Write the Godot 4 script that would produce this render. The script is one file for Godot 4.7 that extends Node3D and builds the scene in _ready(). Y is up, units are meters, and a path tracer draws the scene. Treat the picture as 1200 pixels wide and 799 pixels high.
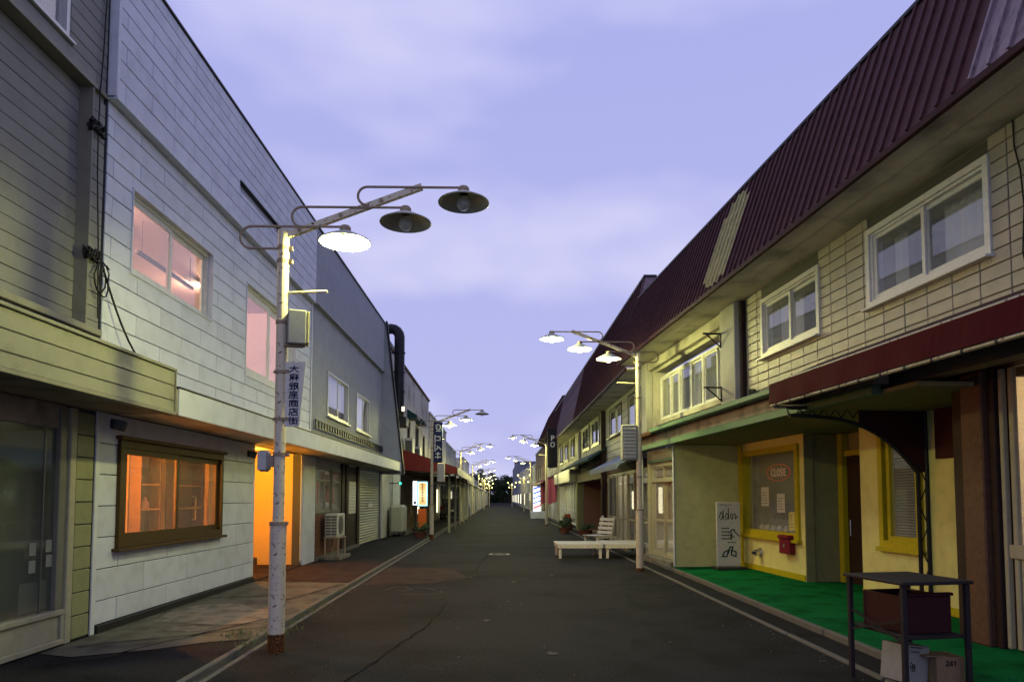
extends Node3D

# ------------------------------------------------------------------ state
var M := {}            # materials
var used := {}         # top-level names already taken
var boxes := {}        # chamfered boxes by size
var rng := RandomNumberGenerator.new()
const TL := Transform3D(Basis(Vector3(0.01001, 0, -0.99995), Vector3(0, 1, 0), Vector3(0.99995, 0, 0.01001)), Vector3(-4.745, 0, -8.113))   # building line with the white shop: x away, z to the street
const TR := Transform3D(Basis(Vector3(0.0708, 0, 0.99749), Vector3(0, 1, 0), Vector3(-0.99749, 0, 0.0708)), Vector3(4.065, 0, -15.298))     # building line with the tiled shop: x towards the camera, z to the street

# ------------------------------------------------------------------ mesh helpers
class MB:
	var st := SurfaceTool.new()
	func _init():
		st.begin(Mesh.PRIMITIVE_TRIANGLES)
		st.set_smooth_group(-1)
	func tri(a: Vector3, b: Vector3, c: Vector3):
		st.add_vertex(a); st.add_vertex(c); st.add_vertex(b)
	func quad(a: Vector3, b: Vector3, c: Vector3, d: Vector3):   # counter-clockwise seen from outside
		tri(a, b, c); tri(a, c, d)
	func box(a: Vector3, b: Vector3):
		boxt(Transform3D(Basis(), (a + b) * 0.5), (b - a).abs())
	func boxt(t: Transform3D, s: Vector3):
		var h := s * 0.5
		var p := []
		for i in 8:
			p.append(t * Vector3(h.x if i & 1 else -h.x, h.y if i & 2 else -h.y, h.z if i & 4 else -h.z))
		for f in [[0, 2, 3, 1], [4, 5, 7, 6], [0, 4, 6, 2], [1, 3, 7, 5], [0, 1, 5, 4], [2, 6, 7, 3]]:
			quad(p[f[0]], p[f[1]], p[f[2]], p[f[3]])
	func bar(a: Vector3, b: Vector3, w: float, h: float, up := Vector3.UP):   # box along a line
		var d := (b - a).normalized()
		var u := up if absf(d.dot(up)) < 0.95 else Vector3(0, 0, 1)
		var x := u.cross(d).normalized()
		var y := d.cross(x)
		boxt(Transform3D(Basis(x, y, d), (a + b) * 0.5), Vector3(w, h, a.distance_to(b)))
	func tube(pts: Array, r: float, n := 8, r2 := -1.0, caps := true):
		var rings := []
		var x := Vector3.ZERO
		st.set_smooth_group(0)
		for i in pts.size():
			var d: Vector3 = (pts[mini(i + 1, pts.size() - 1)] - pts[maxi(i - 1, 0)]).normalized()
			if x == Vector3.ZERO:
				x = (Vector3.UP if absf(d.y) < 0.9 else Vector3(0.3, 0, 1)).cross(d).normalized()
			x = (x - d * x.dot(d)).normalized()
			var y := d.cross(x)
			var rr := r if r2 < 0 else lerpf(r, r2, float(i) / (pts.size() - 1))
			var ring := []
			for k in n:
				var a := TAU * k / n
				ring.append(pts[i] + (x * cos(a) + y * sin(a)) * rr)
			rings.append(ring)
		for i in rings.size() - 1:
			for k in n:
				var q := (k + 1) % n
				quad(rings[i][k], rings[i][q], rings[i + 1][q], rings[i + 1][k])
		st.set_smooth_group(-1)
		if caps:
			for k in range(1, n - 1):
				tri(rings[0][0], rings[0][k + 1], rings[0][k])
				tri(rings[-1][0], rings[-1][k], rings[-1][k + 1])
	func lathe(prof: Array, at: Vector3, n := 24, smooth := true):   # profile of (radius, height), bottom to top gives an outside
		if smooth:
			st.set_smooth_group(1)
		for i in prof.size() - 1:
			for k in n:
				var a := TAU * k / n
				var b := TAU * (k + 1) / n
				var p := at + Vector3(cos(a) * prof[i].x, prof[i].y, -sin(a) * prof[i].x)
				var q := at + Vector3(cos(b) * prof[i].x, prof[i].y, -sin(b) * prof[i].x)
				var r := at + Vector3(cos(b) * prof[i + 1].x, prof[i + 1].y, -sin(b) * prof[i + 1].x)
				var s := at + Vector3(cos(a) * prof[i + 1].x, prof[i + 1].y, -sin(a) * prof[i + 1].x)
				if prof[i].x > 0.0001:
					tri(p, q, r)
				if prof[i + 1].x > 0.0001:
					tri(p, r, s)
		st.set_smooth_group(-1)
	func prism(poly: Array, dir: Vector3):   # flat outline (counter-clockwise seen against dir) pushed along dir
		var n := poly.size()
		var flat := PackedVector2Array()
		var w := dir.normalized()
		var e1: Vector3 = (poly[1] - poly[0]).normalized()
		var e2 := w.cross(e1)
		for p in poly:
			flat.append(Vector2((p - poly[0]).dot(e1), (p - poly[0]).dot(e2)))
		var t := Geometry2D.triangulate_polygon(flat)
		for i in range(0, t.size(), 3):
			var ids := [t[i], t[i + 1], t[i + 2]]
			var ar := (flat[ids[1]] - flat[ids[0]]).cross(flat[ids[2]] - flat[ids[0]])
			if ar < 0:
				ids = [t[i], t[i + 2], t[i + 1]]
			tri(poly[ids[0]] + dir, poly[ids[1]] + dir, poly[ids[2]] + dir)
			tri(poly[ids[0]], poly[ids[2]], poly[ids[1]])
		var area := 0.0
		for i in n:
			area += flat[i].cross(flat[(i + 1) % n])
		for i in n:
			var a: Vector3 = poly[i]
			var b: Vector3 = poly[(i + 1) % n]
			if area > 0:
				quad(a, b, b + dir, a + dir)
			else:
				quad(b, a, a + dir, b + dir)
	func done() -> ArrayMesh:
		st.generate_normals()
		return st.commit()

func V(x, y, z) -> Vector3:
	return Vector3(x, y, z)

func cbox(s: Vector3, c := 0.006) -> Mesh:   # a box with chamfered edges, shared between pieces of one size
	var key := "%.3f %.3f %.3f %.4f" % [s.x, s.y, s.z, c]
	if boxes.has(key):
		return boxes[key]
	var m := MB.new()
	c = minf(c, minf(s.x, minf(s.y, s.z)) * 0.3)
	var h := s * 0.5
	var i := h - Vector3(c, c, c)
	for ax in 3:
		for sg in [-1.0, 1.0]:
			var u := (ax + 1) % 3
			var v := (ax + 2) % 3
			var q := []
			for k in [[-1, -1], [1, -1], [1, 1], [-1, 1]]:
				var p := Vector3()
				p[ax] = h[ax] * sg
				p[u] = i[u] * k[0] * sg
				p[v] = i[v] * k[1]
				q.append(p)
			m.quad(q[0], q[1], q[2], q[3])
			for sv in [-1.0, 1.0]:   # the chamfers between this face and the next two
				var a := Vector3(); var b := Vector3(); var d := Vector3(); var e := Vector3()
				a[ax] = h[ax] * sg; a[u] = i[u] * sv; a[v] = -i[v]
				b = a; b[v] = i[v]
				d[ax] = i[ax] * sg; d[u] = h[u] * sv; d[v] = -i[v]
				e = d; e[v] = i[v]
				if sg * sv > 0:
					m.quad(a, d, e, b)
				else:
					m.quad(a, b, e, d)
	for sx in [-1.0, 1.0]:
		for sy in [-1.0, 1.0]:
			for sz in [-1.0, 1.0]:
				var a := Vector3(h.x * sx, i.y * sy, i.z * sz)
				var b := Vector3(i.x * sx, h.y * sy, i.z * sz)
				var d := Vector3(i.x * sx, i.y * sy, h.z * sz)
				if sx * sy * sz > 0:
					m.tri(a, b, d)
				else:
					m.tri(a, d, b)
	boxes[key] = m.done()
	return boxes[key]

# ------------------------------------------------------------------ node helpers
func numbered(called: String) -> String:
	used[called] = used.get(called, 0) + 1
	return called if used[called] == 1 else "%s_%03d" % [called, used[called] - 1]

func tag(o: Node, label := "", category := "", group := "", kind := ""):
	if label: o.set_meta("label", label)
	if category: o.set_meta("category", category)
	if group: o.set_meta("group", group)
	if kind: o.set_meta("kind", kind)
	return o

func thing(called: String, label: String, category: String, xf := Transform3D(), group := "", kind := "") -> Node3D:
	var o := Node3D.new()
	o.name = numbered(called)
	add_child(o)
	o.transform = xf
	tag(o, label, category, group, kind)
	return o

func put(parent: Node, called: String, mesh: Mesh, m, at := Vector3.ZERO, turn := Vector3.ZERO) -> MeshInstance3D:
	var o := MeshInstance3D.new()
	o.name = called
	o.mesh = mesh
	o.material_override = M[m] if m is String else m
	o.position = at
	o.rotation = turn
	parent.add_child(o, true)
	return o

func solo(called: String, mesh: Mesh, m, label: String, category: String, xf := Transform3D(), group := "", kind := "") -> MeshInstance3D:
	var o := MeshInstance3D.new()
	o.name = numbered(called)
	o.mesh = mesh
	o.material_override = M[m] if m is String else m
	add_child(o)
	o.transform = xf
	tag(o, label, category, group, kind)
	return o

func ground_sheet(called: String, mesh: Mesh, m):
	return solo(called, mesh, m, "", "", Transform3D(), "", "structure")

func bx(parent: Node, called: String, m, a: Vector3, b: Vector3, c := 0.006) -> MeshInstance3D:   # chamfered box from corner to corner
	return put(parent, called, cbox((b - a).abs(), c), m, (a + b) * 0.5)

func node(parent: Node, called: String, at := Vector3.ZERO) -> Node3D:
	var o := Node3D.new()
	o.name = called
	o.position = at
	parent.add_child(o, true)
	return o

func glow(parent: Node, at: Vector3, c: Color, energy: float, size: float):
	var l := OmniLight3D.new()
	l.name = "glow"
	l.light_color = c
	l.light_energy = energy
	l.light_size = size
	l.omni_range = 40.0
	l.omni_attenuation = 2.0
	l.shadow_enabled = true
	l.position = at
	parent.add_child(l, true)

# ------------------------------------------------------------------ materials
func noise_tex(freq: float, oct: int, stops: Array, sd: int, size := 512, kind := FastNoiseLite.TYPE_SIMPLEX_SMOOTH) -> NoiseTexture2D:
	var n := FastNoiseLite.new()
	n.noise_type = kind
	n.seed = sd
	n.frequency = freq
	n.fractal_octaves = oct
	n.fractal_gain = 0.55
	var t := NoiseTexture2D.new()
	t.width = size
	t.height = size
	t.seamless = true
	t.noise = n
	if stops:
		var g := Gradient.new()
		var offs := PackedFloat32Array()
		var cols := PackedColorArray()
		for s in stops:
			offs.append(s[0])
			cols.append(s[1] if s[1] is Color else Color(s[1], s[1], s[1]))
		g.offsets = offs
		g.colors = cols
		t.color_ramp = g
	return t

func mat(called: String, c: Array, rough := 0.8, o := {}) -> StandardMaterial3D:
	var m := StandardMaterial3D.new()
	m.resource_name = called
	m.albedo_color = Color(c[0], c[1], c[2]).linear_to_srgb()
	m.roughness = rough
	m.metallic = o.get("metal", 0.0)
	m.metallic_specular = o.get("spec", 0.5 if o.has("alpha") or o.has("metal") else 0.3)
	if o.has("tex"):
		m.albedo_texture = o.tex
	if o.has("bump"):
		m.heightmap_enabled = true
		m.heightmap_texture = o.bump
		m.heightmap_scale = o.get("depth", 0.2)
	if o.has("tex") or o.has("bump"):
		m.uv1_triplanar = true
		m.uv1_world_triplanar = not o.has("local")
		var s: float = o.get("scale", 1.0)
		m.uv1_scale = Vector3(s, s, s) if not o.has("stretch") else Vector3(s, s, s) * o.stretch
	if o.has("tex2"):
		m.detail_enabled = true
		m.detail_albedo = o.tex2
		m.detail_blend_mode = BaseMaterial3D.BLEND_MODE_MUL
		m.detail_uv_layer = BaseMaterial3D.DETAIL_UV_2
		m.uv2_triplanar = true
		m.uv2_world_triplanar = not o.has("local")
		var s2: float = o.get("scale2", 0.2)
		m.uv2_scale = Vector3(s2, s2, s2)
	if o.has("emit"):
		m.emission_enabled = true
		m.emission = Color(o.emit[0], o.emit[1], o.emit[2])
		m.emission_energy_multiplier = o.get("power", 1.0)
	if o.has("alpha"):
		m.transparency = BaseMaterial3D.TRANSPARENCY_ALPHA
		m.albedo_color.a = o.alpha
	if o.has("back"):
		m.backlight_enabled = true
		m.backlight = Color(o.back, o.back, o.back)
	M[called] = m
	return m

func materials():
	var fine := noise_tex(0.08, 4, [[0.0, 0.82], [1.0, 1.0]], 11)
	var grime := noise_tex(0.012, 5, [[0.0, 0.9], [0.45, 0.97], [1.0, 1.0]], 12)
	var grain := noise_tex(0.25, 3, [[0.0, 0.45], [0.5, 0.9], [1.0, 1.0]], 13)
	var bumps := noise_tex(0.18, 4, [], 14)
	var speck := noise_tex(0.35, 2, [[0.0, 0.25], [0.45, 0.62], [0.62, 0.9], [0.78, 1.0], [1.0, 1.0]], 15)
	var blot := noise_tex(0.006, 6, [[0.0, 0.66], [0.4, 0.86], [0.6, 0.96], [1.0, 1.0]], 16)
	var cell := noise_tex(0.09, 2, [], 17, 512, FastNoiseLite.TYPE_CELLULAR)
	var rust := noise_tex(0.017, 4, [[0.0, Color(1, 0.98, 0.92)], [0.77, Color(0.97, 0.94, 0.88)], [0.79, Color(0.5, 0.3, 0.16)], [0.81, Color(0.2, 0.1, 0.06)], [1.0, Color(0.13, 0.07, 0.05)]], 18)
	var rust2 := noise_tex(0.03, 5, [[0.0, Color(0.9, 0.8, 0.6)], [0.4, Color(0.7, 0.5, 0.28)], [0.5, Color(0.36, 0.2, 0.1)], [1.0, Color(0.16, 0.09, 0.06)]], 19)
	var streak := noise_tex(0.03, 5, [[0.0, 0.5], [0.4, 0.86], [1.0, 1.0]], 20)
	# roads
	mat("asphalt", [0.041, 0.04, 0.046], 0.9, {"tex": speck, "scale": 0.31, "tex2": blot, "scale2": 0.13, "bump": bumps, "depth": 1.2, "spec": 0.2})
	mat("asphalt_dark", [0.034, 0.034, 0.038], 0.9, {"spec": 0.2, "tex": speck, "scale": 0.37, "tex2": blot, "scale2": 0.31, "bump": bumps, "depth": 0.5})
	mat("asphalt_red", [0.075, 0.05, 0.047], 0.9, {"spec": 0.2, "tex": speck, "scale": 0.34, "tex2": blot, "scale2": 0.4, "bump": bumps, "depth": 0.4})
	mat("crack", [0.01, 0.01, 0.01], 1.0, {"spec": 0.0})
	mat("concrete", [0.13, 0.125, 0.1], 0.85, {"tex": fine, "scale": 1.6, "tex2": blot, "scale2": 0.55, "bump": bumps, "depth": 0.3})
	mat("concrete_pale", [0.24, 0.225, 0.19], 0.85, {"tex": grain, "scale": 1.1, "tex2": blot, "scale2": 0.8, "bump": bumps, "depth": 0.3})
	mat("kerb", [0.135, 0.13, 0.12], 0.85, {"tex": fine, "scale": 2.2, "tex2": grime, "scale2": 0.9})
	mat("channel", [0.04, 0.039, 0.038], 0.75, {"tex": fine, "scale": 2.2, "tex2": grime, "scale2": 0.9})
	mat("chalk", [0.085, 0.083, 0.08], 0.95, {"tex": grain, "scale": 6.0})
	mat("iron", [0.13, 0.13, 0.13], 0.5, {"metal": 0.6, "tex": grain, "scale": 5.0})
	mat("soil", [0.06, 0.05, 0.035], 0.95, {"tex": speck, "scale": 3.0})
	# walls
	for i in 3:
		var k: float = [1.0, 0.955, 1.03][i]
		mat("white_panel_%d" % i, [0.66 * k, 0.71 * k, 0.80 * k], 0.55, {"tex": fine, "scale": 2.4, "tex2": grime, "scale2": 0.33 + 0.05 * i, "bump": bumps, "depth": 0.06})
		mat("siding_%d" % i, [0.235 * k, 0.24 * k, 0.22 * k], 0.6, {"tex": fine, "scale": 2.0, "tex2": grime, "scale2": 0.4 + 0.06 * i, "bump": bumps, "depth": 0.08})
		mat("tile_%d" % i, [0.43 * k, 0.395 * k, 0.325 * k], 0.38, {"tex": fine, "scale": 5.0, "tex2": grime, "scale2": 0.5 + 0.1 * i, "bump": bumps, "depth": 0.12})
		mat("maroon_sheet_%d" % i, [0.088 * k, 0.032 * k * k, 0.034 * k], 0.7, {"tex": streak, "scale": 0.9 + 0.2 * i, "stretch": Vector3(1, 0.25, 1), "tex2": grime, "scale2": 0.6})
		mat("column_block_%d" % i, [0.26 * k, 0.27 * k, 0.15 * k], 0.6, {"tex": fine, "scale": 4.0, "tex2": grime, "scale2": 0.9})
		mat("clapboard_%d" % i, [0.5 * k, 0.5 * k, 0.45 * k], 0.6, {"tex": fine, "scale": 2.0, "tex2": grime, "scale2": 0.4 + 0.06 * i})
		mat("brick_%d" % i, [0.2 * k, 0.09 * k * k, 0.06 * k], 0.8, {"tex": grain, "scale": 5.0})
	mat("joint", [0.07, 0.075, 0.08], 0.9)
	mat("tile_joint", [0.15, 0.14, 0.115], 0.9)
	mat("white_trim", [0.66, 0.70, 0.76], 0.5, {"tex": fine, "scale": 2.4, "tex2": grime, "scale2": 0.5})
	mat("black_trim", [0.018, 0.018, 0.02], 0.5)
	mat("dark_metal", [0.03, 0.03, 0.032], 0.45, {"tex": grime, "scale": 0.8})
	mat("metal_clad", [0.38, 0.41, 0.45], 0.5, {"tex": fine, "scale": 1.5, "tex2": grime, "scale2": 0.3})
	mat("sign_metal", [0.28, 0.285, 0.2], 0.3, {"tex": fine, "scale": 2.5, "tex2": grime, "scale2": 0.45, "bump": cell, "depth": 0.25})
	mat("sign_trim", [0.22, 0.22, 0.17], 0.4, {"tex": fine, "scale": 2.5, "tex2": grime, "scale2": 0.6})
	mat("soffit", [0.78, 0.76, 0.6], 0.7, {"tex": fine, "scale": 1.2, "tex2": blot, "scale2": 0.3})
	mat("soffit_wood", [0.38, 0.33, 0.26], 0.7, {"tex": fine, "scale": 1.2, "tex2": blot, "scale2": 0.5})
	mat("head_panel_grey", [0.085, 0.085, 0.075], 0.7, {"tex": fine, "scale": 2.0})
	mat("cream_wall", [0.56, 0.54, 0.43], 0.75, {"tex": fine, "scale": 1.4, "tex2": blot, "scale2": 0.25, "bump": bumps, "depth": 0.15})
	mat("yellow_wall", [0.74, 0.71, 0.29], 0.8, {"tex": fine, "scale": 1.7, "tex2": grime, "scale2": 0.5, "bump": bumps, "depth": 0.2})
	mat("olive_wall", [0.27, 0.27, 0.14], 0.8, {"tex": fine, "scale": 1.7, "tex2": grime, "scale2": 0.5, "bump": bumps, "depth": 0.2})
	mat("yellow_paint", [0.5, 0.42, 0.015], 0.45, {"tex": fine, "scale": 3.0, "tex2": grime, "scale2": 0.9})
	mat("pale_wall", [0.5, 0.5, 0.46], 0.75, {"tex": fine, "scale": 1.2, "tex2": blot, "scale2": 0.12})
	mat("grey_wall", [0.3, 0.32, 0.34], 0.75, {"tex": fine, "scale": 1.2, "tex2": blot, "scale2": 0.12})
	mat("blind_grey", [0.12, 0.14, 0.12], 0.8, {"tex": fine, "scale": 3.0})
	mat("blue_wall", [0.22, 0.25, 0.3], 0.75, {"tex": fine, "scale": 1.2, "tex2": blot, "scale2": 0.12})
	mat("brown_wall", [0.14, 0.075, 0.05], 0.75, {"tex": fine, "scale": 1.2, "tex2": blot, "scale2": 0.3})
	mat("aluminium", [0.5, 0.51, 0.5], 0.38, {"metal": 0.35, "tex": fine, "scale": 3.0})
	mat("bronze_aluminium", [0.17, 0.16, 0.12], 0.4, {"metal": 0.2, "tex": fine, "scale": 3.0})
	mat("beige_aluminium", [0.4, 0.39, 0.28], 0.45, {"tex": fine, "scale": 3.0, "tex2": grime, "scale2": 0.8})
	mat("white_frame", [0.74, 0.74, 0.7], 0.4, {"tex": fine, "scale": 3.0, "tex2": grime, "scale2": 1.1})
	mat("timber_frame", [0.1, 0.058, 0.016], 0.5, {"tex": streak, "scale": 2.6, "tex2": fine, "scale2": 3.0})
	mat("brown_timber", [0.13, 0.07, 0.045], 0.6, {"tex": streak, "scale": 2.0, "stretch": Vector3(3, 0.3, 3), "tex2": grime, "scale2": 0.8})
	mat("dark_timber", [0.035, 0.02, 0.018], 0.6, {"tex": streak, "scale": 2.0, "stretch": Vector3(3, 0.3, 3)})
	mat("glass", [0.9, 0.95, 0.95], 0.02, {"alpha": 0.06})
	mat("grimy_glass", [0.1, 0.13, 0.1], 0.04, {"alpha": 0.25})
	mat("frosted", [0.45, 0.46, 0.44], 0.3, {"alpha": 0.72})
	mat("room_dark", [0.27, 0.265, 0.25], 0.9, {"tex": fine, "scale": 1.0})
	mat("room_wood", [0.24, 0.13, 0.1], 0.9, {"tex": fine, "scale": 1.0})
	mat("room_mid", [0.3, 0.285, 0.25], 0.9, {"tex": blot, "scale": 0.5})
	mat("room_peach", [0.72, 0.56, 0.5], 0.8, {"tex": fine, "scale": 1.0})
	mat("room_orange", [0.74, 0.5, 0.2], 0.75, {"tex": fine, "scale": 1.3})
	mat("room_white", [0.7, 0.68, 0.62], 0.8, {"tex": fine, "scale": 1.0})
	mat("curtain", [0.36, 0.37, 0.4], 0.85, {"tex": fine, "scale": 3.0})
	mat("lace", [0.6, 0.62, 0.66], 0.85, {"tex": fine, "scale": 6.0, "back": 0.4})
	mat("beige_curtain", [0.5, 0.4, 0.2], 0.85, {"tex": fine, "scale": 3.0, "back": 0.5})
	# metalwork and goods
	mat("lamp_paint", [0.72, 0.69, 0.58], 0.5, {"tex": rust, "scale": 1.9, "tex2": fine, "scale2": 3.0})
	mat("rusty", [0.42, 0.36, 0.26], 0.8, {"tex": rust2, "scale": 3.2, "bump": bumps, "depth": 0.3})
	mat("rusty_rod", [0.3, 0.25, 0.2], 0.7, {"tex": rust, "scale": 3.4})
	mat("enamel", [0.4, 0.42, 0.36], 0.4, {"tex": grime, "scale": 2.5})
	mat("bulb_dead", [0.7, 0.75, 0.75], 0.05, {"alpha": 0.25})
	mat("bulb_lit", [1, 0.95, 0.8], 0.4, {"emit": [1.0, 0.97, 0.8], "power": 9.0})
	mat("bulb_yellow", [1, 0.95, 0.5], 0.4, {"emit": [1.0, 0.95, 0.5], "power": 5.0})
	mat("tube_lit", [1, 0.9, 0.8], 0.4, {"emit": [1.0, 0.86, 0.74], "power": 3.0})
	mat("bulb_orange", [1, 0.7, 0.3], 0.4, {"emit": [1.0, 0.62, 0.2], "power": 6.0})
	mat("box_grey", [0.34, 0.35, 0.33], 0.5, {"tex": fine, "scale": 4.0, "tex2": grime, "scale2": 1.6})
	mat("box_white", [0.55, 0.55, 0.5], 0.5, {"tex": fine, "scale": 4.0, "tex2": grime, "scale2": 1.6})
	mat("grit", [0.11, 0.105, 0.1], 0.9)
	mat("rack_metal", [0.022, 0.019, 0.019], 0.7, {"tex": grime, "scale": 1.5})
	mat("crate_maroon", [0.034, 0.008, 0.011], 0.6, {"tex": fine, "scale": 3.0})
	mat("grille", [0.08, 0.08, 0.078], 0.5)
	mat("plate_white", [0.74, 0.72, 0.62], 0.4, {"tex": fine, "scale": 4.0, "tex2": grime, "scale2": 1.8})
	mat("navy", [0.012, 0.02, 0.075], 0.5)
	mat("letter_white", [0.7, 0.7, 0.68], 0.5)
	mat("ink", [0.02, 0.017, 0.015], 0.7)
	mat("red_ink", [0.35, 0.03, 0.02], 0.6)
	mat("green_carpet", [0.012, 0.26, 0.07], 0.95, {"spec": 0.1, "tex": speck, "scale": 0.6, "tex2": blot, "scale2": 0.45, "bump": bumps, "depth": 1.0})
	mat("maroon_cloth", [0.065, 0.008, 0.013], 0.75, {"spec": 0.12, "tex": fine, "scale": 2.0, "tex2": grime, "scale2": 0.5})
	mat("maroon_dark", [0.05, 0.012, 0.016], 0.65, {"tex": fine, "scale": 2.0, "tex2": grime, "scale2": 0.5})
	mat("red_cloth", [0.12, 0.009, 0.016], 0.6, {"tex": fine, "scale": 2.0, "tex2": grime, "scale2": 0.3})
	mat("pipe_grey", [0.32, 0.32, 0.31], 0.45, {"metal": 0.4, "tex": rust, "scale": 1.4})
	mat("green_paint", [0.1, 0.2, 0.12], 0.5, {"tex": fine, "scale": 2.0, "tex2": grime, "scale2": 0.6})
	mat("dark_green", [0.01, 0.05, 0.05], 0.5, {"tex": fine, "scale": 2.0})
	mat("blue_cloth", [0.2, 0.27, 0.42], 0.6, {"tex": fine, "scale": 2.0, "tex2": grime, "scale2": 0.6})
	mat("bench_white", [0.74, 0.73, 0.66], 0.55, {"tex": streak, "scale": 1.8, "tex2": grime, "scale2": 1.2})
	mat("faded_and_lamplit_yellow", [0.5, 0.46, 0.2], 0.6, {"tex": streak, "scale": 1.0, "stretch": Vector3(1, 0.3, 1)})  # faded cream roof paint, and the painted lamplight on the ballast box side
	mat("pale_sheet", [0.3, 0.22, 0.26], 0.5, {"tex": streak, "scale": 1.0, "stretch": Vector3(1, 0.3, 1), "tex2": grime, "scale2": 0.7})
	mat("mail_red", [0.17, 0.012, 0.025], 0.35, {"tex": grime, "scale": 2.0})
	mat("cardboard", [0.26, 0.18, 0.1], 0.85, {"tex": fine, "scale": 5.0, "tex2": grime, "scale2": 2.0})
	mat("cardboard_white", [0.3, 0.3, 0.27], 0.8, {"tex": fine, "scale": 5.0, "tex2": grime, "scale2": 2.0})
	mat("paper", [0.62, 0.62, 0.56], 0.85)
	mat("sticker_grey", [0.22, 0.24, 0.2], 0.85)
	mat("paper_yellow", [0.6, 0.55, 0.05], 0.85)
	mat("cable", [0.012, 0.012, 0.013], 0.6)
	mat("duct", [0.016, 0.016, 0.02], 0.35)
	mat("shutter", [0.3, 0.31, 0.27], 0.5, {"tex": fine, "scale": 2.0, "tex2": grime, "scale2": 0.7, "metal": 0.3})
	mat("bark", [0.06, 0.045, 0.03], 0.9, {"tex": grain, "scale": 2.0})
	for i in 3:
		mat("leaf_%d" % i, [[0.035, 0.03, 0.05][i], [0.065, 0.055, 0.085][i], [0.025, 0.02, 0.03][i]], 0.75, {"back": 0.3})
	mat("flower", [0.4, 0.06, 0.02], 0.7)
	mat("pink_cloth", [0.5, 0.12, 0.2], 0.7, {"tex": fine, "scale": 2.0, "back": 0.4})
	mat("cone_orange", [0.5, 0.1, 0.02], 0.6)
	mat("car_paint", [0.014, 0.015, 0.018], 0.2, {"spec": 0.7})
	mat("tyre", [0.015, 0.015, 0.015], 0.8)
	mat("tail_light", [0.3, 0.01, 0.01], 0.3)
	mat("chrome", [0.6, 0.6, 0.6], 0.2, {"metal": 0.9})
	mat("sign_teal_lit", [0.7, 0.9, 0.9], 0.5, {"emit": [0.55, 0.95, 1.0], "power": 0.8})
	mat("sign_warm_lit", [0.9, 0.7, 0.4], 0.5, {"emit": [1.0, 0.62, 0.26], "power": 0.6})
	mat("sign_white_lit", [0.9, 0.9, 0.9], 0.5, {"emit": [0.95, 0.97, 1.0], "power": 1.1})
	mat("light_green", [0.2, 0.9, 0.7], 0.5, {"emit": [0.1, 1.0, 0.75], "power": 3.0})
	mat("shop_glow", [1, 0.97, 0.85], 0.5, {"emit": [1.0, 0.96, 0.8], "power": 2.0})
	mat("barber_blue", [0.03, 0.09, 0.4], 0.5, {"emit": [0.1, 0.25, 0.8], "power": 0.7})
	mat("barber_red", [0.5, 0.03, 0.02], 0.5, {"emit": [0.9, 0.15, 0.1], "power": 0.7})
	mat("brick_plain", [0.25, 0.1, 0.07], 0.8, {"tex": grain, "scale": 3.0})
	mat("skin", [0.4, 0.25, 0.18], 0.6)
	mat("neon_red", [0.35, 0.05, 0.03], 0.5, {"emit": [0.8, 0.12, 0.06], "power": 0.12})
	mat("neon_letter", [0.5, 0.42, 0.36], 0.5, {"emit": [0.9, 0.6, 0.45], "power": 0.12})

# ------------------------------------------------------------------ building helpers
func wall_mesh(x0: float, x1: float, y0: float, y1: float, z0: float, z1: float, holes := []) -> ArrayMesh:   # a wall with rectangular openings [x0, x1, y0, y1]
	var xs := [x0, x1]
	var ys := [y0, y1]
	for h in holes:
		for k in 2:
			if h[k] > x0 and h[k] < x1: xs.append(h[k])
			if h[k + 2] > y0 and h[k + 2] < y1: ys.append(h[k + 2])
	xs.sort(); ys.sort()
	var m := MB.new()
	var solid := func(i, j):
		if i < 0 or j < 0 or i >= xs.size() - 1 or j >= ys.size() - 1: return false
		var cx: float = (xs[i] + xs[i + 1]) * 0.5
		var cy: float = (ys[j] + ys[j + 1]) * 0.5
		for h in holes:
			if cx > h[0] and cx < h[1] and cy > h[2] and cy < h[3]: return false
		return true
	for i in xs.size() - 1:
		if xs[i + 1] - xs[i] < 0.0005: continue
		for j in ys.size() - 1:
			if ys[j + 1] - ys[j] < 0.0005 or not solid.call(i, j): continue
			var a: float = xs[i]; var b: float = xs[i + 1]; var c: float = ys[j]; var d: float = ys[j + 1]
			m.quad(V(a, c, z1), V(b, c, z1), V(b, d, z1), V(a, d, z1))
			m.quad(V(b, c, z0), V(a, c, z0), V(a, d, z0), V(b, d, z0))
			if not solid.call(i - 1, j): m.quad(V(a, c, z0), V(a, c, z1), V(a, d, z1), V(a, d, z0))
			if not solid.call(i + 1, j): m.quad(V(b, c, z1), V(b, c, z0), V(b, d, z0), V(b, d, z1))
			if not solid.call(i, j - 1): m.quad(V(a, c, z0), V(b, c, z0), V(b, c, z1), V(a, c, z1))
			if not solid.call(i, j + 1): m.quad(V(a, d, z1), V(b, d, z1), V(b, d, z0), V(a, d, z0))
	return m.done()

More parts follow.
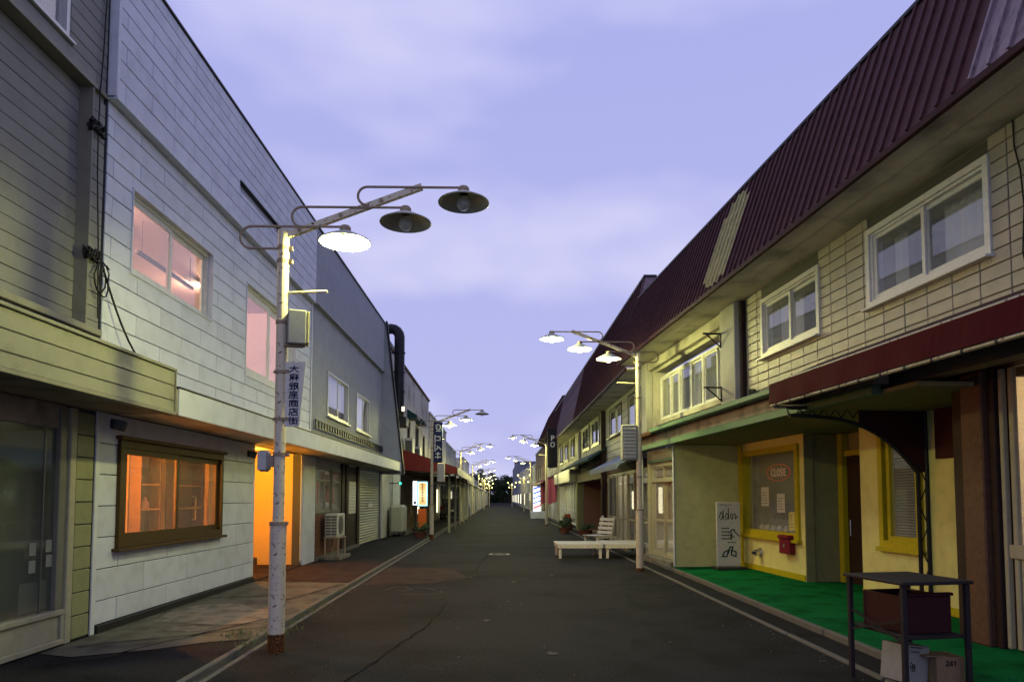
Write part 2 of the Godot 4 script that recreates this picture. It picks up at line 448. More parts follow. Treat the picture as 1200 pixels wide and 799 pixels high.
func panels(parent: Node, called: String, x0: float, x1: float, rows: Array, starts: Array, length: float, holes: Array, z0: float, z1: float, gap: float, kinds: String, c := 0.005, n_kinds := 3):
	# pieces laid in courses, cut where an opening is
	for r in rows.size() - 1:
		var y0: float = rows[r] + gap * 0.5
		var y1: float = rows[r + 1] - gap * 0.5
		var s: float = starts[r % starts.size()]
		while s > x0: s -= length
		while s < x1:
			var a := maxf(s + gap * 0.5, x0)
			var b := minf(s + length - gap * 0.5, x1)
			s += length
			if b - a < 0.02: continue
			var left := [[a, b, y0, y1]]
			for h in holes:
				var nxt := []
				for q in left:
					if h[0] >= q[1] or h[1] <= q[0] or h[2] >= q[3] or h[3] <= q[2]:
						nxt.append(q)
						continue
					if h[0] > q[0]: nxt.append([q[0], h[0], q[2], q[3]])
					if h[1] < q[1]: nxt.append([h[1], q[1], q[2], q[3]])
					var mx0 := maxf(q[0], h[0])
					var mx1 := minf(q[1], h[1])
					if h[2] > q[2]: nxt.append([mx0, mx1, q[2], h[2]])
					if h[3] < q[3]: nxt.append([mx0, mx1, h[3], q[3]])
				left = nxt
			for q in left:
				if q[1] - q[0] < 0.015 or q[3] - q[2] < 0.015: continue
				var zz := z1 + rng.randf_range(-0.0015, 0.0015)
				put(parent, called, cbox(V(snappedf(q[1] - q[0], 0.002), snappedf(q[3] - q[2], 0.002), z1 - z0), c), kinds % rng.randi_range(0, n_kinds - 1), V((q[0] + q[1]) * 0.5, (q[2] + q[3]) * 0.5, zz - (z1 - z0) * 0.5))

func room(parent: Node, a: Vector3, b: Vector3, m, called := "room") -> MeshInstance3D:   # five walls, open towards +z
	var r := MB.new()
	var t := 0.06
	r.box(V(a.x - t, a.y - t, a.z - t), V(b.x + t, b.y + t, a.z))
	r.box(V(a.x - t, a.y - t, a.z), V(a.x, b.y + t, b.z))
	r.box(V(b.x, a.y - t, a.z), V(b.x + t, b.y + t, b.z))
	r.box(V(a.x, a.y - t, a.z), V(b.x, a.y, b.z))
	r.box(V(a.x, b.y, a.z), V(b.x, b.y + t, b.z))
	return put(parent, called, r.done(), m)

func ring(m: MB, x0: float, x1: float, y0: float, y1: float, z0: float, z1: float, w: float):   # four bars round an opening
	m.box(V(x0, y0, z0), V(x1, y0 + w, z1))
	m.box(V(x0, y1 - w, z0), V(x1, y1, z1))
	m.box(V(x0, y0 + w, z0), V(x0 + w, y1 - w, z1))
	m.box(V(x1 - w, y0 + w, z0), V(x1, y1 - w, z1))

func window(parent: Node, x0: float, x1: float, y0: float, y1: float, z: float, cols: int, frame, glass := "glass", o := {}) -> Node3D:
	# frame with sliding sashes: z is the outer face of the frame
	var w := node(parent, o.get("name", "window"))
	var fw: float = o.get("fw", 0.05)
	var dp: float = o.get("dp", 0.09)
	var m := MB.new()
	ring(m, x0, x1, y0, y1, z - dp, z, fw)
	put(w, "frame", m.done(), frame)
	var iw := (x1 - x0 - 2 * fw) / cols
	for k in cols:
		var a := x0 + fw + iw * k - (0.02 if k > 0 else 0.0)
		var b := x0 + fw + iw * (k + 1) + (0.02 if k < cols - 1 else 0.0)
		var zz := z - 0.02 - (0.032 if k % 2 == 1 else 0.0)
		var sw: float = o.get("sw", 0.04)
		var s := MB.new()
		ring(s, a, b, y0 + fw, y1 - fw, zz - 0.026, zz, sw)
		if o.has("rail"):
			s.box(V(a + sw, o.rail - 0.03, zz - 0.022), V(b - sw, o.rail + 0.03, zz - 0.004))
		var sash := put(w, "sash", s.done(), o.get("sash", frame))
		put(w, "pane", cbox(V(b - a - 2 * sw + 0.008, y1 - y0 - 2 * fw - 2 * sw + 0.008, 0.004), 0.0005), glass if not o.has("glasses") else o.glasses[k], V((a + b) * 0.5, (y0 + y1) * 0.5, zz - 0.013))
	if o.has("sill"):
		put(w, "sill", cbox(V(x1 - x0 + 0.08, 0.035, o.sill), 0.005), frame, V((x0 + x1) * 0.5, y0 - 0.0185, z + o.sill * 0.5 - 0.03))
	if o.has("room"):
		room(w, V(x0 + 0.01, y0 + 0.01, z - dp - maxf(o.get("deep", 2.4), 2.4)), V(x1 - 0.01, y1 - 0.01, z - dp - 0.002), o.room)
	if o.has("curtain"):
		for cc in o.curtain:   # each [x0, x1, material]
			drape(w, cc[0], cc[1], y0 + 0.03, y1 - 0.03, z - dp - 0.14, cc[2])
	return w

func drape(parent: Node, x0: float, x1: float, y0: float, y1: float, z: float, m):
	var d := MB.new()
	d.st.set_smooth_group(0)
	var n := maxi(6, int((x1 - x0) / 0.035))
	for i in n:
		var a := lerpf(x0, x1, float(i) / n)
		var b := lerpf(x0, x1, float(i + 1) / n)
		var za := z + 0.025 * sin(i * 1.9) + 0.012 * sin(i * 0.7)
		var zb := z + 0.025 * sin((i + 1) * 1.9) + 0.012 * sin((i + 1) * 0.7)
		d.quad(V(a, y0, za), V(b, y0, zb), V(b, y1, zb), V(a, y1, za))
	put(parent, "curtain", d.done(), m)

func strokes(list: Array, s: float, w: float, at: Vector3, right: Vector3, down: Vector3, m: MB):   # brush strokes on a ten by ten grid, as thin raised ribbons
	var out := right.cross(down).normalized() * -1.0
	for st in list:
		for i in st.size() - 1:
			var a: Vector3 = at + right * (st[i][0] - 5.0) * s + down * (st[i][1] - 5.0) * s
			var b: Vector3 = at + right * (st[i + 1][0] - 5.0) * s + down * (st[i + 1][1] - 5.0) * s
			var d := (b - a).normalized()
			var x := out.cross(d).normalized()
			m.boxt(Transform3D(Basis(x, d, out if x.cross(d).dot(out) > 0 else -out), (a + b) * 0.5), Vector3(w, a.distance_to(b) + w * 0.7, 0.004))

func text_mesh(t: String, size: float, depth := 0.004) -> TextMesh:
	var f := SystemFont.new()
	f.font_names = PackedStringArray(["Droid Sans"])
	f.font_weight = 700
	var m := TextMesh.new()
	m.text = t
	m.font = f
	m.font_size = 64
	m.pixel_size = size / 64.0
	m.depth = depth
	return m

# ------------------------------------------------------------------ light
const LAMP := Color(1.0, 0.985, 0.60)
const LAMP_E := 6.8

func sky_image() -> ImageTexture:
	var w := 768
	var h := 384
	var img := Image.create(w, h, false, Image.FORMAT_RGBAF)
	var n := FastNoiseLite.new()
	n.seed = 5
	n.frequency = 1.15
	n.fractal_octaves = 5
	n.fractal_gain = 0.5
	for j in h:
		var el := PI * (0.5 - (j + 0.5) / h)
		var y := sin(el)
		var cr := cos(el)
		for i in w:
			var az := TAU * (i + 0.5) / w
			var k := 0.0
			if el > -0.1:
				var hh := 1.0 / (absf(y) + 0.28)   # cloud sheets stretch out towards the horizon
				k = n.get_noise_3d(cos(az) * cr * hh * 0.9, 3.0 * y, sin(az) * cr * hh * 0.9)
			var t := clampf(k * 2.3 + 0.42, 0.0, 1.0)
			var up := clampf(y * 1.3, 0.0, 1.0)
			var base := Vector3(0.455, 0.468, 0.77).lerp(Vector3(0.345, 0.37, 0.75), up)
			var c := base.lerp(Vector3(0.62, 0.615, 0.86), t * 0.75)
			img.set_pixel(i, j, Color(c.x, c.y, c.z, 1.0))
	return ImageTexture.create_from_image(img)

func _ready():
	rng.seed = 77
	# camera: level street lens with the frame shifted up, tipped up by three degrees
	var cam := Camera3D.new()
	cam.name = "camera"
	add_child(cam)
	cam.position = V(0, 1.6, 0)
	cam.rotation = V(atan(45.0 / 800.0), -atan(16.0 / 800.0), 0)
	cam.projection = Camera3D.PROJECTION_FRUSTUM
	cam.near = 0.05
	cam.far = 900.0
	cam.size = 0.05 * 799.0 / 800.0
	cam.frustum_offset = Vector2(0, 0.05 * 138.5 / 800.0)
	cam.current = true
	var env := Environment.new()
	env.background_mode = Environment.BG_SKY
	var sky := Sky.new()
	var pano := PanoramaSkyMaterial.new()
	pano.panorama = sky_image()
	sky.sky_material = pano
	env.sky = sky
	env.background_energy_multiplier = 1.0
	env.tonemap_mode = Environment.TONE_MAPPER_LINEAR
	env.tonemap_exposure = 1.12
	env.sdfgi_enabled = true
	env.ssao_enabled = true
	env.ssil_enabled = true
	var we := WorldEnvironment.new()
	we.name = "surroundings"
	we.environment = env
	add_child(we)
	var sun := DirectionalLight3D.new()   # what is left of the day behind the cloud
	sun.name = "sun"
	sun.light_energy = 0.03
	sun.light_angular_distance = 25.0
	sun.light_color = Color(1.0, 0.95, 0.92)
	sun.shadow_enabled = true
	sun.rotation_degrees = V(-35, 150, 0)
	add_child(sun)
	materials()
	ground()
	white_building()
	metal_building()
	grey_building()
	tiled_building()
	porch_shop()
	near_shop()
	far_buildings_with_canopy()
	far_buildings_with_mansard()
	street_end()
	lamps()
	pole_fittings()
	street_furniture()
	small_details()

# ------------------------------------------------------------------ the ground
func sheet(x0: float, x1: float, z0: float, z1: float, y: float) -> ArrayMesh:
	var m := MB.new()
	m.quad(V(x0, y, z0), V(x1, y, z0), V(x1, y, z1), V(x0, y, z1))
	return m.done()

func flat_poly(pts: Array, y: float) -> ArrayMesh:
	var f := PackedVector2Array()
	for p in pts: f.append(Vector2(p[0], p[1]))
	var m := MB.new()
	var t := Geometry2D.triangulate_polygon(f)
	for i in range(0, t.size(), 3):
		var a := f[t[i]]; var b := f[t[i + 1]]; var c := f[t[i + 2]]
		if (b - a).cross(c - a) > 0:
			var q := b; b = c; c = q
		m.tri(V(a.x, y, a.y), V(b.x, y, b.y), V(c.x, y, c.y))
	return m.done()

func ribbon(pts: Array, w: float, y: float) -> ArrayMesh:   # an uneven thin line on the ground
	var m := MB.new()
	var a := []
	for i in pts.size():
		var p := Vector2(pts[i][0], pts[i][1])
		var q := Vector2(pts[mini(i + 1, pts.size() - 1)][0], pts[mini(i + 1, pts.size() - 1)][1])
		var o := Vector2(pts[maxi(i - 1, 0)][0], pts[maxi(i - 1, 0)][1])
		var n := (q - o).normalized().orthogonal() * w * rng.randf_range(0.3, 0.8)
		a.append([V(p.x + n.x, y, p.y + n.y), V(p.x - n.x, y, p.y - n.y)])
	for i in a.size() - 1:
		m.quad(a[i][0], a[i][1], a[i + 1][1], a[i + 1][0])
	return m.done()

func wander(x0: float, z0: float, x1: float, z1: float, n: int, amp: float) -> Array:
	var out := []
	for i in n + 1:
		var t := float(i) / n
		out.append([lerpf(x0, x1, t) + rng.randf_range(-amp, amp), lerpf(z0, z1, t) + rng.randf_range(-amp, amp)])
	return out

func blob(cx: float, cz: float, rx: float, rz: float, n := 22, rough := 0.3) -> Array:
	var out := []
	for i in n:
		var a := TAU * i / n
		var r := 1.0 + rng.randf_range(-rough, rough)
		out.append([cx + cos(a) * rx * r, cz + sin(a) * rz * r])
	return out

func ground():
	ground_sheet("ground", sheet(-300, 300, 12, -400, -0.12), "soil")
	ground_sheet("road", sheet(-2.55, 3.35, 6, -260, 0.0), "asphalt")
	# repairs, cracks and marks on the asphalt
	ground_sheet("road_patch", flat_poly([[0.9, -5.0], [3.34, -5.2], [3.34, -16.0], [2.7, -15.7], [2.2, -12.0], [1.75, -9.0], [1.35, -7.0]], 0.004), "asphalt_dark")
	ground_sheet("road_patch", flat_poly([[-2.5, -12.6], [-1.2, -12.9], [-0.6, -13.8], [-1.0, -15.4], [-2.5, -15.9]], 0.004), "asphalt_red")
	ground_sheet("road_patch", flat_poly([[-2.5, -5.6], [-1.75, -5.6], [-1.6, -6.6], [-1.9, -7.6], [-2.5, -8.2]], 0.004), "asphalt_dark")
	for c in [wander(-1.4, -5.7, -0.9, -8.6, 16, 0.025), wander(-0.9, -8.6, -0.75, -10.5, 8, 0.03), wander(0.2, -9.4, 1.6, -9.8, 10, 0.04), wander(1.0, -12.8, 2.9, -12.5, 12, 0.04), wander(-1.8, -19.5, 2.6, -20.2, 18, 0.05), wander(-0.5, -15.0, -0.3, -19.0, 14, 0.04), wander(-2.2, -27.0, 3.0, -26.2, 16, 0.06)]:
		ground_sheet("road_crack", ribbon(c, 0.011, 0.008), "crack")
	var chalk := [[[-1.95, -11.9], [-1.85, -12.25], [-1.65, -12.3], [-1.5, -12.0], [-1.62, -11.75], [-1.75, -11.85], [-1.6, -12.1]], [[-1.62, -11.5], [-1.35, -11.35], [-1.1, -11.4], [-0.95, -11.6], [-0.98, -11.75]], [[-1.5, -12.3], [-1.2, -12.1], [-1.05, -11.8]]]
	for c in chalk:
		ground_sheet("chalk_mark", ribbon(c, 0.03, 0.008), "chalk")
	for p in [[0.15, -10.6], [-0.15, -9.0], [0.3, -13.1], [1.1, -14.2], [-0.55, -13.8], [0.55, -7.1]]:
		ground_sheet("road_mark", flat_poly(blob(p[0], p[1], rng.randf_range(0.02, 0.05), rng.randf_range(0.04, 0.09), 11, 0.5), 0.008), "chalk")
	var mh := thing("manhole_cover", "round iron manhole cover set in the asphalt road", "manhole cover", Transform3D(Basis(), V(0.03, 0.004, -19.3)))
	var r := MB.new()
	r.lathe([Vector2(0.3, 0.0), Vector2(0.3, 0.012), Vector2(0.0, 0.012)], Vector3.ZERO, 28, false)
	put(mh, "lid", r.done(), "iron")
	r = MB.new()
	for k in 5:
		r.box(V(-0.2, 0.012, -0.17 + 0.085 * k - 0.012), V(0.2, 0.018, -0.17 + 0.085 * k + 0.012))
	put(mh, "raised_ribs", r.done(), "kerb")
	# gutter on the side of the white shop: two concrete lips and a dark channel
	for z in range(0, 30):
		var z0 := 4.0 - z * 2.0
		var jl := rng.randf_range(-0.008, 0.008)
		bx_top("kerb", "gutter_edge", -2.80 + jl, -2.735 + jl, z0, z0 - 1.985, 0.012)
		bx_top("kerb", "gutter_edge", -2.61 + jl, -2.555 + jl, z0, z0 - 1.985, 0.006)
	ground_sheet("gutter_channel", sheet(-2.9, -2.5, 6, -60, -0.045), "channel")
	# pavement, from worn asphalt to concrete to reddish asphalt
	ground_sheet("pavement", sheet(-9, -2.79, 6, -200, -0.006), "asphalt_dark")
	ground_sheet("pavement_slab", flat_poly([[-4.72, -7.2], [-4.3, -7.05], [-3.7, -7.35], [-3.2, -7.75], [-2.8, -7.9], [-2.8, -13.0], [-4.72, -13.3]], 0.001), "concrete")
	ground_sheet("pavement_patch", flat_poly([[-4.45, -9.0], [-3.5, -8.75], [-3.05, -8.9], [-2.9, -9.3], [-3.1, -9.9], [-3.5, -10.0], [-3.9, -10.5], [-4.5, -10.4], [-4.6, -9.7]], 0.005), "concrete_pale")
	ground_sheet("pavement_patch", flat_poly(blob(-3.75, -8.5, 0.3, 0.16), 0.005), "concrete_pale")
	ground_sheet("pavement_slab", flat_poly([[-4.72, -13.3], [-2.8, -13.0], [-2.8, -17.2], [-4.74, -17.0]], 0.002), "asphalt_red")
	ground_sheet("pavement_slab", flat_poly([[-4.74, -17.0], [-2.8, -17.2], [-2.8, -24.0], [-4.74, -24.0]], 0.001), "asphalt_dark")
	for c in [wander(-4.5, -7.5, -2.85, -8.6, 12, 0.03), wander(-3.9, -7.2, -2.85, -9.6, 14, 0.03), wander(-4.7, -11.0, -2.85, -11.6, 12, 0.03), wander(-4.72, -13.25, -2.8, -13.05, 12, 0.012), wander(-3.3, -10.8, -2.9, -12.6, 10, 0.02), wander(-4.3, -6.6, -3.6, -7.3, 8, 0.02)]:
		ground_sheet("pavement_crack", ribbon(c, 0.022, 0.009), "crack")
	# kerb on the side of the tiled shop
	for z in range(0, 30):
		var z0 := 4.0 - z * 2.0
		var jl := rng.randf_range(-0.008, 0.008)
		bx_top("kerb", "kerb_edge", 3.355 + jl, 3.42 + jl, z0, z0 - 1.985, 0.022)
		bx_top("kerb", "kerb_edge", 3.79 + jl, 3.86 + jl, z0, z0 - 1.985, 0.07)
	ground_sheet("drain_strip", sheet(3.3, 9, 6, -200, -0.004), "asphalt_dark")

func bx_top(m: String, called: String, x0: float, x1: float, z0: float, z1: float, top: float):
	var o := solo(called, cbox(V(snappedf(absf(x1 - x0), 0.001), top + 0.06, absf(z1 - z0)), 0.01), m, "", "", Transform3D(Basis(), V((x0 + x1) * 0.5, (top - 0.06) * 0.5, (z0 + z1) * 0.5)), "", "structure")
	return o

# ------------------------------------------------------------------ street lamps
func arc(c: Vector3, r: float, a0: float, a1: float, n: int, side: float) -> Array:
	var out := []
	for i in n + 1:
		var a := deg_to_rad(lerpf(a0, a1, float(i) / n))
		out.append(c + V(cos(a) * r * side, sin(a) * r, 0))
	return out

func street_lamp(at: Vector3, side: float, h: float, lit: Array, label: String, near := true):
	var t := thing("street_lamp", label, "street lamp", Transform3D(Basis(), at), "three-armed street lamps along the street")
	var n := 16 if near else 8
	var m := MB.new()
	var bh := 0.2 if at.x < -2.2 and near else 0.07
	m.tube([V(0, 0, 0), V(0, bh, 0)], 0.086, n)
	put(t, "base", m.done(), "rusty")
	m = MB.new()
	m.tube([V(0, bh, 0), V(0, 1.32, 0)], 0.084, n)
	put(t, "sleeve", m.done(), "lamp_paint")
	m = MB.new()
	m.tube([V(0, 1.3, 0), V(0, h, 0)], 0.058, n)
	put(t, "pole", m.done(), "lamp_paint")
	if near:
		for y in [1.33, h - 1.0, h - 0.34, h - 0.2, 2.05]:
			m = MB.new()
			m.tube([V(0, y - 0.018, 0), V(0, y + 0.018, 0)], 0.066 if y > 1.4 else 0.09, n)
			m.box(V(0.06 * side, y - 0.02, -0.02), V(0.1 * side, y + 0.02, 0.02))
			put(t, "clamp_band", m.done(), "rusty_rod")
	m = MB.new()
	m.bar(V(0.03 * side, h - 0.06, 0), V(1.47 * side, h + 0.49, 0), 0.055, 0.062)
	put(t, "arm", m.done(), "lamp_paint")
	if near:
		for k in 3:
			var p := V(0.03 * side, h - 0.06, 0).lerp(V(1.47 * side, h + 0.49, 0), 0.1 + 0.3 * k)
			m = MB.new()
			m.tube([p + V(0, 0, 0.025), p + V(0, 0, 0.045)], 0.022, 8)
			put(t, "bolt", m.done(), "rusty_rod")
	m = MB.new()
	m.tube([V(0.05 * side, h - 0.68, 0), V(0.47 * side, h - 0.66, 0)], 0.016, 8)
	put(t, "side_rod", m.done(), "lamp_paint")
	for k in 3:
		var lx: float = [0.66, 1.30, 1.92][k]
		var ry: float = [0.03, 0.245, 0.47][k] + h
		var bx_: float = [-0.33, 0.2, 0.89][k]
		var dn: float = [-0.21, 0.03, 0.27][k] + h
		var rr := (ry - dn) * 0.5
		var pts := []
		pts.append(V((0.0 if k == 0 else bx_ + 0.02) * side, dn, 0.03))
		if k == 0: pts.append(V(-0.2 * side, dn, 0.03))
		var c := V(bx_ * side, (ry + dn) * 0.5, 0.03)
		pts.append_array(arc(c, rr, 270, 90, 10, side))
		pts.append(V((bx_ + 0.4) * side, ry, 0.03))
		pts.append(V(lx * side, ry, 0.03))
		m = MB.new()
		m.tube(pts, 0.014, 8 if near else 5)
		put(t, "hook_rod", m.done(), "rusty_rod")
		var rim := ry - 0.16
		var hd := node(t, "lamp_head", V(lx * side, rim, 0.03))
		m = MB.new()
		m.lathe([Vector2(0.0, 0.085), Vector2(0.045, 0.085), Vector2(0.06, 0.1), Vector2(0.06, 0.15), Vector2(0.045, 0.17), Vector2(0, 0.175)], Vector3.ZERO, n)
		put(hd, "socket", m.done(), "rusty_rod")
		m = MB.new()   # shallow dish with thickness, open below
		m.lathe([Vector2(0.265, -0.012), Vector2(0.275, -0.01), Vector2(0.272, 0.0), Vector2(0.16, 0.06), Vector2(0.07, 0.105), Vector2(0.0, 0.11)], Vector3.ZERO, n + 12)
		m.lathe([Vector2(0.0, 0.085), Vector2(0.07, 0.085), Vector2(0.155, 0.045), Vector2(0.265, -0.008), Vector2(0.265, -0.012)], Vector3.ZERO, n + 12)
		put(hd, "shade", m.done(), "enamel")
		m = MB.new()
		m.lathe([Vector2(0.0, -0.088), Vector2(0.038, -0.08), Vector2(0.066, -0.05), Vector2(0.074, -0.015), Vector2(0.06, 0.025), Vector2(0.032, 0.06), Vector2(0, 0.075)], Vector3.ZERO, n)
		put(hd, "bulb", m.done(), "bulb_lit" if lit[k] else "bulb_dead")
		if lit[k]:
			glow(hd, V(0, -0.04, 0), LAMP, LAMP_E if not lit[1] else LAMP_E * 0.58, 0.06)   # lamps on posts with several lit are each set weaker
	return t

func lamps():
	street_lamp(V(-2.296, 0, -7.19), 1, 4.45, [true, false, false], "rust-spotted street lamp with one of three lamps lit, before the white panel shop")
	street_lamp(V(3.1, 0, -14.95), -1, 4.8, [true, true, true], "street lamp with three lit lamps beside the white low benches")
	street_lamp(V(-2.55, 0, -26.2), 1, 4.5, [true, true, false], "street lamp with its outer lamp dark, carrying the blue vertical sign")
	street_lamp(V(-2.45, 0, -44.0), 1, 4.6, [true, true, true], "street lamp at the street end of the red canopy", false)
	street_lamp(V(2.75, 0, -39.0), -1, 4.7, [true, true, true], "street lamp beside the black vertical PO sign", false)
	street_lamp(V(2.8, 0, -59.0), -1, 4.7, [true, true, true], "street lamp past the striped barber sign", false)
	street_lamp(V(-2.4, 0, -63.0), 1, 4.6, [true, true, true], "street lamp among the arcade posts past the parked car", false)
	for z in [[-2.4, 82.0], [-2.4, 101.0], [-2.4, 122.0]]:
		street_lamp(V(z[0], 0, -z[1]), 1, 4.6, [true, true, true], "small distant street lamp far along the arcade side", false)
	# far lamps with a bunch of round yellow globes
	for p in [[-1.9, 92.0], [-1.7, 128.0], [3.0, 80.0], [2.4, 120.0]]:
		var t := thing("globe_lamp", "distant lamp post with a bunch of yellow globes, far down the street", "street lamp", Transform3D(Basis(), V(p[0], 0, -p[1])), "far globe lamps")
		var m := MB.new()
		m.tube([V(0, 0, 0), V(0, 4.0, 0)], 0.06, 8)
		put(t, "pole", m.done(), "lamp_paint")
		var k := 0
		for g in [[-0.5, 3.4], [0.5, 3.45], [0.0, 3.9], [-0.7, 4.2], [0.7, 4.25]]:
			m = MB.new()
			m.tube([V(0, 3.2 + 0.1 * k, 0), V(g[0], g[1] - 0.12, 0.1)], 0.015, 5)
			put(t, "arm", m.done(), "lamp_paint")
			m = MB.new()
			m.lathe([Vector2(0, -0.1), Vector2(0.07, -0.07), Vector2(0.1, 0.0), Vector2(0.07, 0.07), Vector2(0, 0.1)], Vector3.ZERO, 10)
			put(t, "globe", m.done(), "bulb_yellow", V(g[0], g[1], 0.1))
			k += 1
		glow(t, V(0, 4.0, 0.5), Color(1, 0.95, 0.6), 2.5, 0.3)

func pole_fittings():
	# ---- on the nearest post
	var px := -2.296
	var pz := -7.19
	var b := thing("ballast_box", "grey ballast box with one side coloured as if lamplit yellow, strapped high on the rust-spotted lamp post", "electric box", Transform3D(Basis(V(0, 1, 0), deg_to_rad(18)), V(px + 0.2, 3.2, pz + 0.02)))
	bx(b, "case", "box_grey", V(-0.13, 0.0, -0.1), V(0.06, 0.36, 0.1), 0.012)
	bx(b, "cover", "faded_and_lamplit_yellow", V(0.062, 0.01, -0.095), V(0.085, 0.35, 0.095), 0.012)  # yellow lamplight on this side is put into the cover colour
	bx(b, "bracket", "rusty_rod", V(-0.16, -0.02, -0.03), V(0.03, -0.002, 0.03), 0.003)
	var s := thing("name_plate", "white tapered plate with blue vertical Japanese characters on the lamp post", "sign", Transform3D(Basis(), V(px, 0, pz)))
	var m := MB.new()
	m.prism([V(0.062, 2.34, 0.05), V(0.215, 2.34, 0.05), V(0.275, 3.02, 0.05), V(0.062, 3.02, 0.05)], V(0, 0, 0.012))
	put(s, "plate", m.done(), "plate_white")
	m = MB.new()
	var kan := [
		[[[0.5, 3.5], [9.5, 3.5]], [[5, 0.5], [5, 3.5], [3.5, 6.5], [0.5, 9.5]], [[5, 3.5], [6.5, 6.5], [9.5, 9.5]]],
		[[[5, 0], [5, 1.2]], [[1, 1.2], [9.5, 1.2]], [[1.5, 1.2], [1.5, 5.5], [0.5, 9.5]], [[2, 4], [5.5, 4]], [[3.8, 2.4], [3.8, 9.5]], [[3.8, 4], [2.2, 7]], [[3.8, 4.5], [5.2, 6.5]], [[6, 4], [9.7, 4]], [[7.8, 2.4], [7.8, 9.5]], [[7.8, 4], [6.2, 7]], [[7.8, 4.5], [9.7, 7]]],
		[[[2.5, 0], [0.3, 3]], [[2.5, 0], [4.7, 2.6]], [[1.2, 3.6], [3.8, 3.6]], [[0.5, 5.5], [4.5, 5.5]], [[2.5, 3.6], [2.5, 9]], [[0.3, 9.2], [4.8, 9]], [[5.5, 0.8], [9, 0.8], [9, 5]], [[5.5, 0.8], [5.5, 9.5], [7, 8.4]], [[5.5, 2.9], [9, 2.9]], [[5.5, 5], [9, 5]], [[7, 5], [9.8, 9.6]], [[9.2, 6], [7.8, 7.3]]],
		[[[5, 0], [5, 1.2]], [[0.8, 1.2], [9.5, 1.2]], [[1.4, 1.2], [1.2, 6], [0.3, 9.5]], [[3.7, 2.6], [2.4, 5.4]], [[3.8, 3.8], [4.8, 5.2]], [[7.6, 2.6], [6.2, 5.4]], [[7.6, 3.8], [9, 5.2]], [[5.5, 2], [5.5, 9.3]], [[2.6, 6.8], [8.6, 6.8]], [[1.8, 9.4], [9.6, 9.4]]],
		[[[5, 0], [5, 1.3]], [[0.5, 1.3], [9.5, 1.3]], [[3.2, 1.8], [3.7, 3]], [[6.8, 1.8], [6.3, 3]], [[1, 9.7], [1, 3.2], [9, 3.2], [9, 9.3], [8, 9.3]], [[4, 3.6], [2.6, 5.5]], [[6, 3.6], [7.5, 5.5]], [[3, 6], [7, 6], [7, 8.6], [3, 8.6], [3, 6]]],
		[[[5, 0], [5, 1.2]], [[1, 1.2], [9.5, 1.2]], [[1.5, 1.2], [1.4, 6], [0.4, 9.6]], [[5.5, 2], [5.5, 5.6]], [[5.5, 3.6], [9, 3.6]], [[3, 5.6], [8.8, 5.6], [8.8, 9.2], [3, 9.2], [3, 5.6]]],
		[[[2.2, 0.2], [0.5, 2.2]], [[2.4, 2.6], [0.3, 5.2]], [[1.5, 4.2], [1.5, 9.7]], [[3.4, 2.2], [6.4, 2.2]], [[4.9, 0.5], [4.9, 4.2]], [[3.2, 4.2], [6.6, 4.2]], [[3.4, 6.4], [6.4, 6.4]], [[4.9, 4.9], [4.9, 9]], [[3.1, 9.2], [6.7, 8.8]], [[7.2, 1.4], [9.6, 1.4]], [[6.9, 4.4], [9.9, 4.4]], [[8.6, 4.4], [8.6, 9.5], [7.6, 9]]]]
	for k in 7:
		strokes(kan[k], 0.0088, 0.0105, V(0.155, 2.945 - 0.0905 * k, 0.0645), V(1.15, 0, 0), V(0, -0.88, 0), m)
	put(s, "lettering", m.done(), "navy")
	for y in [2.42, 2.92]:
		m = MB.new()
		m.bar(V(-0.07, y, 0.02), V(0.1, y, 0.07), 0.02, 0.03)
		m.tube([V(0, y - 0.015, 0), V(0, y + 0.015, 0)], 0.07, 12)
		put(s, "clamp", m.done(), "rusty_rod")
	var g := thing("meter_box", "small rounded grey box on the street lamp post before the orange entrance", "electric box", Transform3D(Basis(), V(px - 0.135, 1.87, pz + 0.02)))
	bx(g, "case", "box_grey", V(-0.075, 0.0, -0.07), V(0.04, 0.22, 0.07), 0.03)
	bx(g, "door", "box_white", V(-0.06, 0.015, 0.071), V(0.025, 0.205, 0.08), 0.01)
	bx(g, "bracket", "rusty_rod", V(0.035, 0.05, -0.03), V(0.085, 0.17, 0.03), 0.004)
	# ---- on the post by the benches
	var q := thing("speaker_box", "large grey slatted box strapped to the lamp post beside the white benches", "speaker", Transform3D(Basis(), V(2.88, 2.42, -14.95)))
	bx(q, "case", "box_grey", V(-0.17, 0, -0.1), V(0.17, 0.78, 0.1), 0.02)
	for k in 9:
		bx(q, "slat", "box_white", V(-0.13, 0.06 + k * 0.075, 0.102), V(0.13, 0.1 + k * 0.075, 0.112), 0.003)
	bx(q, "bracket", "rusty_rod", V(0.1, 0.35, -0.04), V(0.2, 0.43, 0.04), 0.004)
	# ---- on the post by the wing wall
	var v := thing("vertical_sign", "navy vertical shop sign with white strokes on the lamp post before the red canopy", "sign", Transform3D(Basis(), V(-2.55, 0, -26.2)))
	bx(v, "board", "navy", V(0.06, 2.95, -0.06), V(0.4, 4.5, 0.06), 0.01)
	m = MB.new()
	strokes([[[2, 2], [5, 0.5], [8, 2], [8.5, 5], [6, 7], [3, 6.5], [2.5, 4.5], [4.5, 3.5]], [[3, 9], [8, 9]]], 0.03, 0.035, V(0.23, 4.27, 0.064), V(1, 0, 0), V(0, -1, 0), m)
	strokes([[[1, 0], [1, 10]], [[3, 2], [8, 2], [8, 7], [3, 7]]], 0.028, 0.035, V(0.23, 3.85, 0.064), V(1, 0, 0), V(0, -1, 0), m)
	strokes([[[1, 0], [1, 10]], [[4, 3], [5, 5]], [[3, 8], [6, 4], [9, 8]]], 0.028, 0.035, V(0.23, 3.52, 0.064), V(1, 0, 0), V(0, -1, 0), m)
